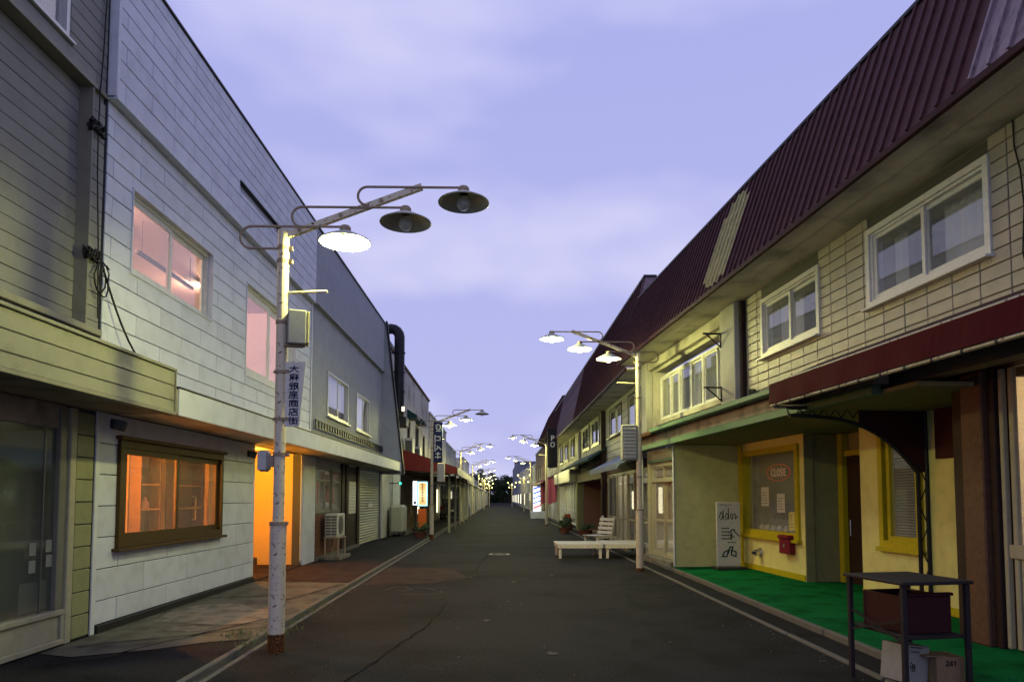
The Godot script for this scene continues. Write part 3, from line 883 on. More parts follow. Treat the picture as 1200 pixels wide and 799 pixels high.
	strokes([[[2, 2], [8, 2]], [[1, 7], [9, 7]], [[5, 0], [5, 9]]], 0.026, 0.035, V(0.23, 3.2, 0.064), V(1, 0, 0), V(0, -1, 0), m)
	put(v, "lettering", m.done(), "letter_white")
	var w := thing("speaker_box", "pale slim box on the lamp post before the red canopy", "speaker", Transform3D(Basis(), V(-2.2, 2.2, -26.2)))
	bx(w, "case", "box_white", V(-0.14, 0, -0.09), V(0.14, 0.72, 0.09), 0.02)
	bx(w, "bracket", "rusty_rod", V(-0.3, 0.3, -0.03), V(-0.142, 0.4, 0.03), 0.004)
	# ---- on the far post: black sign with two white letters
	var po := thing("vertical_sign", "tall black sign reading PO in white on a lamp post", "sign", Transform3D(Basis(), V(2.75, 0, -39.0)))
	bx(po, "board", "black_trim", V(0.07, 3.3, -0.08), V(0.62, 5.55, 0.08), 0.01)
	bx(po, "frame_bar", "lamp_paint", V(0.63, 2.4, -0.04), V(0.68, 5.5, 0.04), 0.01)
	put(po, "lettering", text_mesh("P", 0.42), "letter_white", V(0.35, 5.0, 0.085))
	put(po, "lettering", text_mesh("O", 0.42), "letter_white", V(0.35, 4.62, 0.085))

# ------------------------------------------------------------------ the white shop and its neighbours (x away along the street, z towards it)
func canopy(b: Node, x0: float, x1: float, joints: Array, near_end: bool):
	var m := MB.new()
	# sloping roof sheet and flat underside
	m.prism([V(x0, 2.63, 0.78), V(x0, 2.93, 0.78), V(x0, 3.24, 0.015), V(x0, 3.2, 0.015), V(x0, 2.9, 0.7), V(x0, 2.66, 0.7), V(x0, 2.66, 0.01), V(x0, 2.63, 0.01)], V(x1 - x0, 0, 0))
	put(b, "canopy", m.done(), "soffit")
	for i in joints.size() - 1:
		bx(b, "fascia_panel", "white_panel_%d" % (i % 3), V(joints[i] + 0.004, 2.61, 0.782), V(joints[i + 1] - 0.004, 2.945, 0.802), 0.004)
	bx(b, "fascia_trim", "black_trim", V(x0, 2.947, 0.70), V(x1, 2.968, 0.812), 0.003)

func white_building():
	var b := thing("shop_building", "white panel-clad shop with brown-framed window and glowing orange entrance", "building", TL)
	var win1 := [0.6, 3.03, 4.48, 5.6]
	var win2 := [4.5, 7.5, 3.86, 5.62]
	var brown := [0.45, 3.55, 0.98, 2.32]
	var entry := [5.12, 8.12, -0.1, 2.63]
	put(b, "wall", wall_mesh(0.03, 8.75, 0, 8.4, -0.2, -0.016, [win1, win2, brown, entry]), "joint")
	var low := [0.1, 0.375, 0.75, 1.125, 1.5, 1.875, 2.25, 2.62]
	panels(b, "panel", 0.08, 8.74, low, [0.53, 1.15], 1.24, [brown, entry], -0.015, 0.004, 0.009, "white_panel_%d")
	var up := [3.2, 3.42, 3.69, 3.97, 4.25, 4.52, 4.78, 5.03, 5.28, 5.52, 5.76, 6.0, 6.24, 6.42]
	panels(b, "panel", 0.03, 8.74, up, [0.78, 1.4], 1.24, [win1, win2], -0.015, 0.004, 0.009, "white_panel_%d")
	var slot := [3.84, 6.2, 7.05, 7.27]
	put(b, "parapet_wall", wall_mesh(-0.01, 8.75, 6.44, 8.42, -0.014, 0.085, [slot]), "joint")
	var par := [6.46, 6.72, 6.97, 7.2, 7.42, 7.63, 7.84, 8.04, 8.24, 8.42]
	panels(b, "parapet_panel", 0.05, 8.74, par, [0.2, 0.82], 1.24, [slot], 0.086, 0.104, 0.009, "white_panel_%d")
	bx(b, "vent_slot_back", "white_panel_1", V(slot[0], slot[2], -0.013), V(slot[1], slot[3], 0.0), 0.001)
	bx(b, "ledge", "white_trim", V(-0.01, 6.425, -0.014), V(8.75, 6.455, 0.125), 0.004)
	bx(b, "coping", "dark_metal", V(-0.03, 8.425, -0.1), V(8.77, 8.46, 0.13), 0.004)
	bx(b, "corner_trim", "white_trim", V(-0.005, 0.0, -0.012), V(0.075, 2.62, 0.012), 0.005)
	bx(b, "corner_trim", "white_trim", V(-0.012, 6.46, 0.0), V(0.045, 8.42, 0.118), 0.005)
	bx(b, "corner_trim", "white_trim", V(8.7, 3.2, 0.006), V(8.77, 6.42, 0.03), 0.005)
	bx(b, "plinth", "black_trim", V(0.1, -0.03, -0.015), V(5.12, 0.095, 0.03), 0.008)
	canopy(b, 0.34, 8.75, [0.34, 2.5, 4.75, 7.0, 8.75], true)
	bx(b, "canopy_flashing", "white_trim", V(0.5, 3.1, 0.012), V(8.75, 3.27, 0.03), 0.004)
	# upper windows and the lit room behind them
	window(b, win1[0], win1[1], win1[2], win1[3], -0.06, 2, "white_frame", "glass", {"fw": 0.07, "sw": 0.07})
	window(b, win2[0], win2[1], win2[2], win2[3], -0.06, 2, "white_frame", "glass", {"fw": 0.08, "sw": 0.12})
	for w in [win1, win2]:
		var m := MB.new()
		ring(m, w[0] - 0.004, w[1] + 0.004, w[2] - 0.004, w[3] + 0.004, -0.058, 0.018, 0.022)
		put(b, "window_lining", m.done(), "white_trim")
	room(b, V(0.2, 3.3, -3.2), V(8.5, 6.1, -0.2), "room_peach", "upstairs_room")
	for x in [2.0, 6.2]:
		var f := thing("ceiling_lamp", "lit tube lamp under the ceiling of the upstairs room, %s" % ("over the first wide window" if x < 4 else "over the second window"), "lamp", TL * Transform3D(Basis(), V(x, 6.04, -1.6)))
		bx(f, "case", "white_frame", V(-0.6, 0, -0.08), V(0.6, 0.055, 0.08), 0.01)
		var m := MB.new()
		m.tube([V(-0.2, -0.03, 0), V(0.2, -0.03, 0)], 0.022, 10)
		put(f, "tube", m.done(), "tube_lit")
		glow(f, V(0, -0.03, 0), Color(1.0, 0.80, 0.66), 4.5, 0.02)
	var rail := thing("curtain_rail", "dark rail hung across the upstairs room of the white shop", "rail", TL * Transform3D(Basis(), V(0, 0, 0)))
	var rm := MB.new()
	rm.bar(V(2.75, 5.55, -1.1), V(4.7, 5.55, -1.1), 0.05, 0.06)
	put(rail, "bar", rm.done(), "brown_timber")
	rm = MB.new()
	for x in [2.9, 4.6]:
		rm.tube([V(x, 5.55, -1.1), V(x, 6.1, -1.1)], 0.008, 6)
	put(rail, "hangers", rm.done(), "brown_timber")
	# brown window and the display behind it
	var bw := window(b, brown[0], brown[1], brown[2], brown[3], 0.05, 2, "timber_frame", "glass", {"fw": 0.09, "sw": 0.085, "dp": 0.14})
	put(bw, "sill", cbox(V(3.24, 0.04, 0.16), 0.006), "timber_frame", V(2.0, 0.955, 0.03))
	put(bw, "head", cbox(V(3.2, 0.05, 0.12), 0.006), "timber_frame", V(2.0, 2.348, 0.03))
	room(b, V(0.3, 0.35, -1.1), V(5.0, 2.55, -0.2), "room_orange", "display_room")
	for u in [[2.72, 3.36, "dark cabinet of shelves behind the first brown-framed pane"], [3.9, 4.9, "brown cabinet of shelves behind the second brown-framed pane"]]:
		var sh := thing("display_shelf", u[2], "shelf", TL * Transform3D(Basis(), V(0, 0.35, -1.098)))
		bx(sh, "back", "dark_timber", V(u[0], 0, 0.0), V(u[1], 2.1, 0.02), 0.004)
		for x in [u[0], u[1] - 0.03]:
			bx(sh, "side", "brown_timber", V(x, 0, 0.021), V(x + 0.03, 2.1, 0.2), 0.004)
		for y in [0.62, 1.05, 1.45]:
			bx(sh, "shelf_board", "room_orange", V(u[0] + 0.031, y, 0.021), V(u[1] - 0.031, y + 0.02, 0.2), 0.003)
	var bt := MB.new()
	bt.lathe([Vector2(0.055, 0), Vector2(0.06, 0.02), Vector2(0.06, 0.1), Vector2(0.025, 0.14), Vector2(0.022, 0.19), Vector2(0, 0.19)], Vector3.ZERO, 16)
	solo("bottle", bt.done(), "room_peach", "small pale bottle on the display shelf behind the brown window", "bottle", TL * Transform3D(Basis(), V(3.05, 0.35 + 1.072, -1.0)))
	var cy := MB.new()
	for k in 2:
		var pts := []
		for i in 17:
			pts.append(V(2.1 + k * 0.32 + cos(TAU * i / 16) * 0.12, 0.12 + sin(TAU * i / 16) * 0.12, 0))
		cy.tube(pts, 0.007, 6, -1.0, false)
	cy.tube([V(2.1, 0.12, 0), V(2.22, 0.26, 0), V(2.36, 0.27, 0), V(2.42, 0.12, 0), V(2.24, 0.12, 0), V(2.22, 0.26, 0)], 0.007, 6)
	cy.tube([V(2.36, 0.27, 0), V(2.4, 0.33, 0), V(2.47, 0.32, 0)], 0.006, 6)
	solo("toy_bicycle", cy.done(), "chrome", "small wire bicycle ornament on the lower display shelf", "ornament", TL * Transform3D(Basis(), V(0.78, 0.35 + 0.001, -1.0)))
	var dl := thing("wall_light", "small bulb lamp glowing on the orange wall behind the brown window", "lamp", TL * Transform3D(Basis(), V(1.5, 1.95, -0.85)))
	bx(dl, "holder", "brown_timber", V(-0.03, 0.061, -0.03), V(0.03, 0.6, 0.03), 0.005)
	var ob := MB.new()
	ob.lathe([Vector2(0, -0.06), Vector2(0.045, -0.03), Vector2(0.05, 0.01), Vector2(0.02, 0.06), Vector2(0, 0.06)], Vector3.ZERO, 14)
	put(dl, "bulb", ob.done(), "bulb_orange")
	glow(dl, V(0, 0, 0), Color(1.0, 0.62, 0.18), 9.0, 0.03)
	var hp := MB.new()
	hp.tube([V(4.5, 1.2, 0.16), V(4.5, 1.2, 0.22), V(4.5, 1.62, 0.22), V(4.5, 1.62, 0.16)], 0.012, 8)
	solo("door_pull", hp.done(), "pipe_grey", "slim bar handle on the cabinet seen through the second brown pane", "handle", TL * Transform3D(Basis(), V(0, 0, -1.06)))
	# the glowing entrance
	var en := MB.new()
	en.box(V(5.06, -0.02, -1.9), V(5.118, 2.63, -0.016))
	en.box(V(8.122, -0.02, -1.9), V(8.18, 2.63, -0.016))
	en.box(V(5.06, -0.02, -1.96), V(8.18, 2.75, -1.902))
	put(b, "entrance_wall", en.done(), "room_orange")
	bx(b, "entrance_ceiling", "room_white", V(5.12, 2.64, -1.9), V(8.12, 2.7, -0.02), 0.004)
	bx(b, "entrance_floor", "asphalt_red", V(5.12, -0.03, -1.9), V(8.12, 0.03, 0.05), 0.01)
	bx(b, "entrance_step", "brown_timber", V(6.0, 0.03, -1.9), V(8.12, 0.2, -1.0), 0.01)
	bx(b, "entrance_lintel", "room_orange", V(5.12, 2.15, -1.5), V(8.12, 2.63, -1.42), 0.006)
	bx(b, "entrance_panel", "room_orange", V(7.1, 0.2, -1.6), V(8.12, 2.15, -1.5), 0.006)
	var be := thing("entrance_bench", "wooden bench against the orange wall inside the glowing entrance", "bench", TL * Transform3D(Basis(), V(0, 0, 0)))
	bx(be, "seat", "room_orange", V(5.3, 0.42, -1.85), V(7.05, 0.47, -1.3), 0.006)
	for x in [5.35, 6.95]:
		bx(be, "leg", "brown_timber", V(x, 0.201 if x > 6 else 0.031, -1.8), V(x + 0.06, 0.42, -1.35), 0.004)
	var cl := thing("ceiling_light", "round orange ceiling light inside the glowing entrance", "lamp", TL * Transform3D(Basis(), V(6.4, 2.52, -0.75)))
	var cm := MB.new()
	cm.lathe([Vector2(0, 0.0), Vector2(0.09, 0.015), Vector2(0.12, 0.06), Vector2(0.12, 0.09), Vector2(0, 0.09)], Vector3.ZERO, 20)
	put(cl, "globe", cm.done(), "bulb_orange")
	bx(cl, "mount", "brown_timber", V(-0.08, 0.092, -0.08), V(0.08, 0.118, 0.08), 0.004)
	glow(cl, V(0, 0.045, 0), Color(1.0, 0.66, 0.2), 7.0, 0.05)
	# little fittings under the canopy
	for f in [[0.32, 2.5, "dark round sensor lamp on the white wall over the brown window"], [4.75, 2.42, "dark round sensor lamp on the white wall beside the orange entrance"]]:
		var w := thing("wall_lamp", f[2], "lamp", TL * Transform3D(Basis(), V(f[0], f[1], 0.006)))
		bx(w, "plate", "dark_metal", V(-0.06, -0.06, 0), V(0.06, 0.06, 0.03), 0.01)
		var m := MB.new()
		m.tube([V(0, 0, 0.03), V(0.03, -0.03, 0.14)], 0.065, 14)
		put(w, "head", m.done(), "grille")
	var cam := thing("dome_fitting", "small dark round fitting high on the white parapet", "lamp", TL * Transform3D(Basis(), V(0.22, 8.02, 0.105)))
	var dm := MB.new()
	dm.tube([V(0, 0, 0), V(0, -0.02, 0.09)], 0.05, 14)
	put(cam, "head", dm.done(), "dark_metal")
	bx(cam, "plate", "white_trim", V(-0.07, -0.05, 0), V(0.07, 0.05, 0.012), 0.003)

func ribbed(w: float, h: float, pitch: float) -> ArrayMesh:   # sheet of vertical ribs in the xy plane, facing z
	var m := MB.new()
	var n := int(round(w / pitch))
	for i in n:
		var x := w * i / n
		var p := w / n
		var xs := [x, x + p * 0.55, x + p * 0.65, x + p * 0.9, x + p]
		var zs := [0.0, 0.0, 0.012, 0.012, 0.0]
		for k in 4:
			m.quad(V(xs[k], 0, zs[k]), V(xs[k + 1], 0, zs[k + 1]), V(xs[k + 1], h, zs[k + 1]), V(xs[k], h, zs[k]))
	return m.done()

func metal_building():
	var b := thing("shop_building", "grey ribbed-metal building with sloping wing wall, rolling shutter and brick-fronted window", "building", TL)
	var w1 := [10.3, 12.72, 3.8, 5.03]
	var w2 := [13.9, 16.0, 3.76, 5.0]
	var glassw := [9.3, 11.95, 1.19, 2.42]
	var shut := [14.4, 18.1, -0.1, 2.55]
	put(b, "wall", wall_mesh(8.76, 18.4, 0, 8.4, -0.2, -0.016, [w1, w2, glassw, shut]), "metal_clad")
	var cols := [8.8, 10.3, 11.5, 12.72, 13.9, 14.95, 16.0, 17.2, 18.38]
	for i in cols.size() - 1:
		var a: float = cols[i]
		var c: float = cols[i + 1]
		put(b, "ribbed_sheet", ribbed(c - a - 0.004, 1.9, 0.1), "metal_clad", V(a, 6.5, 0.085))
		var cut: Array = w1 if i in [1, 2] else (w2 if i in [4, 5] else [])
		if cut:
			put(b, "ribbed_sheet", ribbed(c - a - 0.004, cut[2] - 3.2, 0.1), "metal_clad", V(a, 3.2, -0.012))
			put(b, "ribbed_sheet", ribbed(c - a - 0.004, 6.48 - cut[3], 0.1), "metal_clad", V(a, cut[3], -0.012))
		else:
			put(b, "ribbed_sheet", ribbed(c - a - 0.004, 3.28, 0.1), "metal_clad", V(a, 3.2, -0.012))
	bx(b, "parapet_back", "metal_clad", V(8.76, 6.5, -0.014), V(18.4, 8.4, 0.083), 0.004)
	bx(b, "ledge", "metal_clad", V(8.76, 6.47, -0.01), V(18.4, 6.499, 0.12), 0.004)
	bx(b, "coping", "dark_metal", V(8.775, 8.405, -0.1), V(18.42, 8.45, 0.13), 0.004)
	for w in [w1, w2]:
		window(b, w[0], w[1], w[2], w[3], 0.03, 2, "aluminium", "glass", {"fw": 0.06, "room": "room_dark", "sill": 0.1, "curtain": [[w[0] + 0.1, w[1] - 0.1, "lace"]]})
	# slotted snow rail over the canopy
	var rl := node(b, "slotted_rail")
	bx(rl, "rail_bar", "black_trim", V(9.0, 3.34, 0.05), V(18.3, 3.37, 0.09), 0.004)
	bx(rl, "rail_bar", "black_trim", V(9.0, 3.54, 0.05), V(18.3, 3.57, 0.09), 0.004)
	var x := 9.02
	while x < 18.3:
		bx(rl, "rail_rib", "black_trim", V(x, 3.371, 0.055), V(x + 0.1, 3.539, 0.085), 0.003)
		x += 0.28
	canopy(b, 8.752, 18.4, [8.752, 11.0, 13.4, 15.9, 18.4], false)
	# wing wall: widens towards the ground, black trim on its sloping edge
	var m := MB.new()
	m.prism([V(18.41, 2.5, -0.2), V(18.41, 2.5, 0.86), V(18.41, 8.44, 0.14), V(18.41, 8.44, -0.2)], V(0.12, 0, 0))
	put(b, "wing_wall", m.done(), "metal_clad")
	m = MB.new()
	m.prism([V(18.36, 2.45, 0.862), V(18.36, 2.45, 0.93), V(18.36, 8.5, 0.2), V(18.36, 8.5, 0.135)], V(0.2, 0, 0))
	put(b, "wing_trim", m.done(), "black_trim")
	# ground floor
	bx(b, "entrance_pier", "white_panel_0", V(8.2, 0.0, -0.014), V(9.22, 2.62, 0.035), 0.008)
	bx(b, "plinth", "kerb", V(9.25, -0.03, -0.015), V(14.35, 0.1, 0.06), 0.008)
	window(b, glassw[0], glassw[1], glassw[2], glassw[3], 0.02, 3, "bronze_aluminium", "glass", {"fw": 0.06, "sw": 0.04, "rail": 2.05, "room": "room_mid", "deep": 1.5, "curtain": [[9.4, 10.2, "lace"]]})
	var wall := node(b, "brick_apron")
	var bk := MB.new()
	bk.box(V(9.25, 0.1, -0.012), V(12.0, 1.17, 0.0))
	put(wall, "mortar", bk.done(), "joint")
	var made := [MB.new(), MB.new(), MB.new()]
	for r in 14:
		var s := 9.26 + (0.11 if r % 2 else 0.0)
		while s < 11.98:
			made[rng.randi_range(0, 2)].box(V(s, 0.106 + r * 0.076, 0.0), V(minf(s + 0.2, 11.99), 0.106 + r * 0.076 + 0.066, 0.012 + rng.randf_range(0, 0.004)))
			s += 0.21
	for i in 3:
		tag(put(wall, "bricks", made[i].done(), "brick_%d" % i), "", "", "", "stuff")
	for xx in [12.0, 12.55, 14.1]:
		bx(b, "post", "dark_timber", V(xx, 0, -0.01), V(xx + 0.28, 2.6, 0.05), 0.008)
	bx(b, "door_panel", "brown_timber", V(12.3, 0.05, -0.012), V(12.54, 2.55, 0.0), 0.006)
	bx(b, "door_panel", "dark_timber", V(12.85, 0.05, -0.012), V(14.08, 2.55, 0.0), 0.006)
	var nb := thing("notice_board", "pale narrow notice board beside the rolling shutter", "sign", TL * Transform3D(Basis(), V(13.0, 1.1, 0.002)))
	bx(nb, "board", "plate_white", V(0, 0, 0), V(0.9, 1.0, 0.03), 0.006)
	var ln := MB.new()
	for k in 9:
		ln.box(V(0.1, 0.1 + k * 0.095, 0.031), V(0.8, 0.12 + k * 0.095, 0.033))
	put(nb, "print", ln.done(), "box_grey")
	# rolling shutter of many slats
	var sh := node(b, "rolling_shutter")
	for k in 28:
		var y := 0.03 + k * 0.09
		var s := MB.new()
		s.quad(V(14.45, y, 0.0), V(18.05, y, 0.0), V(18.05, y + 0.045, 0.022), V(14.45, y + 0.045, 0.022))
		s.quad(V(14.45, y + 0.045, 0.022), V(18.05, y + 0.045, 0.022), V(18.05, y + 0.09, 0.0), V(14.45, y + 0.09, 0.0))
		put(sh, "slat", s.done(), "shutter")
	bx(sh, "guide", "bronze_aluminium", V(14.39, 0, -0.02), V(14.45, 2.56, 0.05), 0.004)
	bx(sh, "guide", "bronze_aluminium", V(18.05, 0, -0.02), V(18.12, 2.56, 0.05), 0.004)
	bx(sh, "lock_plate", "aluminium", V(15.9, 1.25, 0.02), V(16.7, 1.4, 0.035), 0.004)
	# outdoor unit on its stand
	var ac := thing("air_conditioner", "white outdoor air conditioner unit on a stand before the brick-fronted window", "air conditioner", TL * Transform3D(Basis(), V(9.75, 0, 0.1)))
	bx(ac, "base_block", "concrete_pale", V(-0.2, -0.006, -0.02), V(1.0, 0.09, 0.5), 0.012)
	for q in [[0.02, 0.06], [0.76, 0.06], [0.02, 0.4], [0.76, 0.4]]:
		bx(ac, "leg", "rusty_rod", V(q[0], 0.092, q[1] - 0.03), V(q[0] + 0.035, 0.54, q[1] + 0.005), 0.004)
	bx(ac, "shelf", "rusty_rod", V(0, 0.541, 0.0), V(0.82, 0.57, 0.42), 0.004)
	bx(ac, "case", "box_white", V(0, 0.572, 0.04), V(0.8, 1.18, 0.38), 0.02)
	var gr := MB.new()
	for k in 7:
		gr.box(V(-0.012, 0.63 + k * 0.075, 0.07), V(-0.001, 0.67 + k * 0.075, 0.2))
		gr.box(V(-0.012, 0.63 + k * 0.075, 0.22), V(-0.001, 0.67 + k * 0.075, 0.35))
	put(ac, "side_grille", gr.done(), "grille")
	var fn := MB.new()
	fn.tube([V(0.32, 0.88, 0.381), V(0.32, 0.88, 0.392)], 0.24, 24)
	put(ac, "fan_grille", fn.done(), "grille")
	# oil tank past the shutter
	var tk := thing("oil_tank", "grey upright oil tank by the wall past the rolling shutter", "tank", TL * Transform3D(Basis(), V(20.6, 0, 0.35)))
	bx(tk, "body", "box_grey", V(-0.5, 0.12, -0.3), V(0.5, 1.3, 0.3), 0.1)
	for q in [[-0.4, -0.2], [0.35, -0.2], [-0.4, 0.2], [0.35, 0.2]]:
		bx(tk, "leg", "grille", V(q[0], 0, q[1] - 0.02), V(q[0] + 0.05, 0.13, q[1] + 0.02), 0.003)

func grey_building():
	var b := thing("shop_building", "weathered grey clapboard building with a projecting blank metal sign over its shop window", "building", TL)
	var winu := [-3.4, -0.72, 6.66, 8.2]
	var winl := [-3.2, -1.62, 3.98, 5.12]
	put(b, "wall", wall_mesh(-3.6, -0.03, 2.5, 8.8, -0.4, -0.175, [winl, [-3.4, -0.72, 6.64, 8.3]]), "joint")
	# boards of the sunk field
	var rows := [3.58]
	while rows[-1] < 6.36: rows.append(rows[-1] + 0.166)
	panels(b, "board", -3.6, -0.29, rows, [-3.6], 3.6, [winl], -0.174, -0.15, 0.007, "siding_%d", 0.004)
	# upper field and pier stand further out
	rows = [6.46]
	while rows[-1] < 8.7: rows.append(rows[-1] + 0.155)
	put(b, "upper_wall", wall_mesh(-3.6, -0.03, 6.44, 8.8, -0.174, -0.026, [winu]), "joint")
	panels(b, "board", -3.6, -0.035, rows, [-3.6], 3.6, [winu], -0.025, 0.0, 0.007, "siding_%d", 0.004)
	bx(b, "pier", "siding_1", V(-0.285, 3.5, -0.174), V(-0.03, 6.44, -0.026), 0.004)
	rows = [3.5]
	while rows[-1] < 6.3: rows.append(rows[-1] + 0.166)
	panels(b, "board", -0.265, -0.035, rows, [-0.27], 0.3, [], -0.025, 0.0, 0.007, "siding_%d", 0.004)
	bx(b, "pier_trim", "sign_trim", V(-0.29, 3.5, -0.16), V(-0.266, 6.44, 0.008), 0.004)
	bx(b, "head_trim", "sign_trim", V(-3.6, 6.40, -0.15), V(-0.035, 6.455, 0.02), 0.004)
	bx(b, "sill_trim", "sign_trim", V(-3.6, 3.5, -0.15), V(-0.036, 3.575, 0.05), 0.006)
	bx(b, "eave_trim", "dark_metal", V(-3.6, 8.82, -0.4), V(-0.03, 8.9, 0.06), 0.004)
	window(b, winu[0], winu[1], winu[2], winu[3], -0.01, 2, "aluminium", "glass", {"fw": 0.06, "room": "room_dark", "sill": 0.08})
	window(b, winl[0], winl[1], winl[2], winl[3], -0.12, 2, "aluminium", "glass", {"fw": 0.06, "room": "room_mid", "sill": 0.08, "curtain": [[-3.1, -1.7, "curtain"]]})
	# projecting sign box with three long sheets
	var sg := node(b, "sign_box")
	var x0 := -3.6
	var x1 := 0.25
	var core := MB.new()
	core.prism([V(x0, 2.64, 0.0), V(x0, 2.64, 0.77), V(x0, 3.14, 0.77), V(x0, 3.44, 0.0)], V(x1 - x0 - 0.01, 0, 0))
	put(sg, "core", core.done(), "soffit_wood")
	for y in [[2.645, 2.77], [2.778, 2.955], [2.963, 3.13]]:
		bx(sg, "sheet", "sign_metal", V(x0, y[0], 0.772), V(x1 - 0.012, y[1], 0.79), 0.005)
	bx(sg, "edge_trim", "sign_trim", V(x0, 2.6, 0.69), V(x1, 2.642, 0.812), 0.005)
	bx(sg, "edge_trim", "sign_trim", V(x0, 3.134, 0.72), V(x1, 3.17, 0.815), 0.005)
	bx(sg, "edge_trim", "sign_trim", V(x1 - 0.01, 2.64, 0.74), V(x1 + 0.008, 3.13, 0.806), 0.004)
	bx(sg, "end_sheet", "sign_trim", V(x1 - 0.009, 2.62, 0.0), V(x1, 3.13, 0.738), 0.002)
	bx(sg, "soffit_board", "soffit_wood", V(x0, 2.612, 0.0), V(x1 - 0.015, 2.632, 0.688), 0.002)
	# ground floor: block pier, frame post, low panel, big pane
	bx(b, "pier_core", "joint", V(-0.36, 0, -0.3), V(-0.03, 2.64, -0.022), 0.004)
	rows = [0.02]
	while rows[-1] < 2.5: rows.append(rows[-1] + 0.255)
	panels(b, "block", -0.35, -0.035, rows, [-0.36], 0.4, [], -0.021, 0.004, 0.01, "column_block_%d", 0.006)
	bx(b, "frame_post", "beige_aluminium", V(-0.47, 0.0, -0.25), V(-0.365, 2.6, 0.012), 0.008)
	bx(b, "frame_post", "sign_trim", V(-0.60, 0.38, -0.2), V(-0.475, 2.6, -0.02), 0.006)
	bx(b, "shop_head", "soffit_wood", V(-3.6, 2.35, -0.3), V(-0.475, 2.62, -0.05), 0.006)
	var lp := node(b, "low_panel")
	bx(lp, "panel", "beige_aluminium", V(-3.6, 0.07, -0.1), V(-0.53, 0.33, -0.02), 0.004)
	bx(lp, "rail", "beige_aluminium", V(-3.6, 0.33, -0.14), V(-0.475, 0.385, 0.012), 0.006)
	bx(lp, "rail", "beige_aluminium", V(-3.6, 0.01, -0.12), V(-0.475, 0.07, 0.012), 0.006)
	bx(lp, "rail", "beige_aluminium", V(-0.53, 0.071, -0.1), V(-0.476, 0.329, 0.008), 0.006)
	put(b, "shop_pane", cbox(V(3.0, 1.96, 0.006), 0.001), "grimy_glass", V(-2.1, 1.37, -0.07))
	bx(b, "pane_bead", "bronze_aluminium", V(-0.79, 0.386, -0.085), V(-0.775, 2.349, -0.058), 0.002)
	room(b, V(-3.55, 0.05, -3.0), V(-0.5, 2.34, -0.2), "room_dark", "shop_room")
	var stick := MB.new()
	for q in [[-0.97, 1.0], [-0.97, 0.82], [-0.72, 1.02], [-0.71, 0.86]]:
		stick.box(V(q[0], q[1], -0.064), V(q[0] + 0.1, q[1] + 0.13, -0.062))
	put(b, "sticker", stick.done(), "sticker_grey")
	var posters := MB.new()
	posters.box(V(-1.05, 0.42, -0.1), V(-0.64, 0.72, -0.096))
	put(b, "poster", posters.done(), "sticker_grey")
	var shf := thing("shop_rack", "dim rack of bare shelves inside the dark shop window", "shelf", TL * Transform3D(Basis(), V(-3.2, 0.05, -2.4)))
	for x in [0.0, 1.1, 2.3]:
		bx(shf, "upright", "brown_timber", V(x, 0, 0), V(x + 0.05, 2.1, 0.4), 0.004)
	for y in [0.4, 0.9, 1.35, 1.8]:
		bx(shf, "shelf_board", "brown_timber", V(0.05, y, 0.01), V(2.3, y + 0.025, 0.39), 0.004)

# ------------------------------------------------------------------ the tiled shop (x towards the camera, z towards the street)
func mansard_sheet(w: float, rise: float, run: float, batten := 0.028) -> ArrayMesh:   # one strip of sheet with a batten on its edge, bottom at the origin, leaning back
	var m := MB.new()
	var up := V(0, rise, -run)
	var n := V(0, run, rise).normalized()
	m.quad(V(0, 0, 0), V(w, 0, 0), V(w, 0, 0) + up, up)
	m.quad(V(w, 0, 0) - n * 0.01, V(0, 0, 0) - n * 0.01, up - n * 0.01, V(w, 0, 0) + up - n * 0.01)
	m.quad(V(0, 0, 0) - n * 0.01, V(w, 0, 0) - n * 0.01, V(w, 0, 0), V(0, 0, 0))
	var b := 0.014
	var h := n * batten
	m.quad(V(-b, 0, 0) + h, V(b, 0, 0) + h, V(b, 0, 0) + h + up, V(-b, 0, 0) + h + up)
	m.quad(V(b, 0, 0) + h, V(b, 0, 0), V(b, 0, 0) + up, V(b, 0, 0) + h + up)
	m.quad(V(-b, 0, 0), V(-b, 0, 0) + h, V(-b, 0, 0) + h + up, V(-b, 0, 0) + up)
	m.quad(V(-b, 0, 0), V(b, 0, 0), V(b, 0, 0) + h, V(-b, 0, 0) + h)
	return m.done()

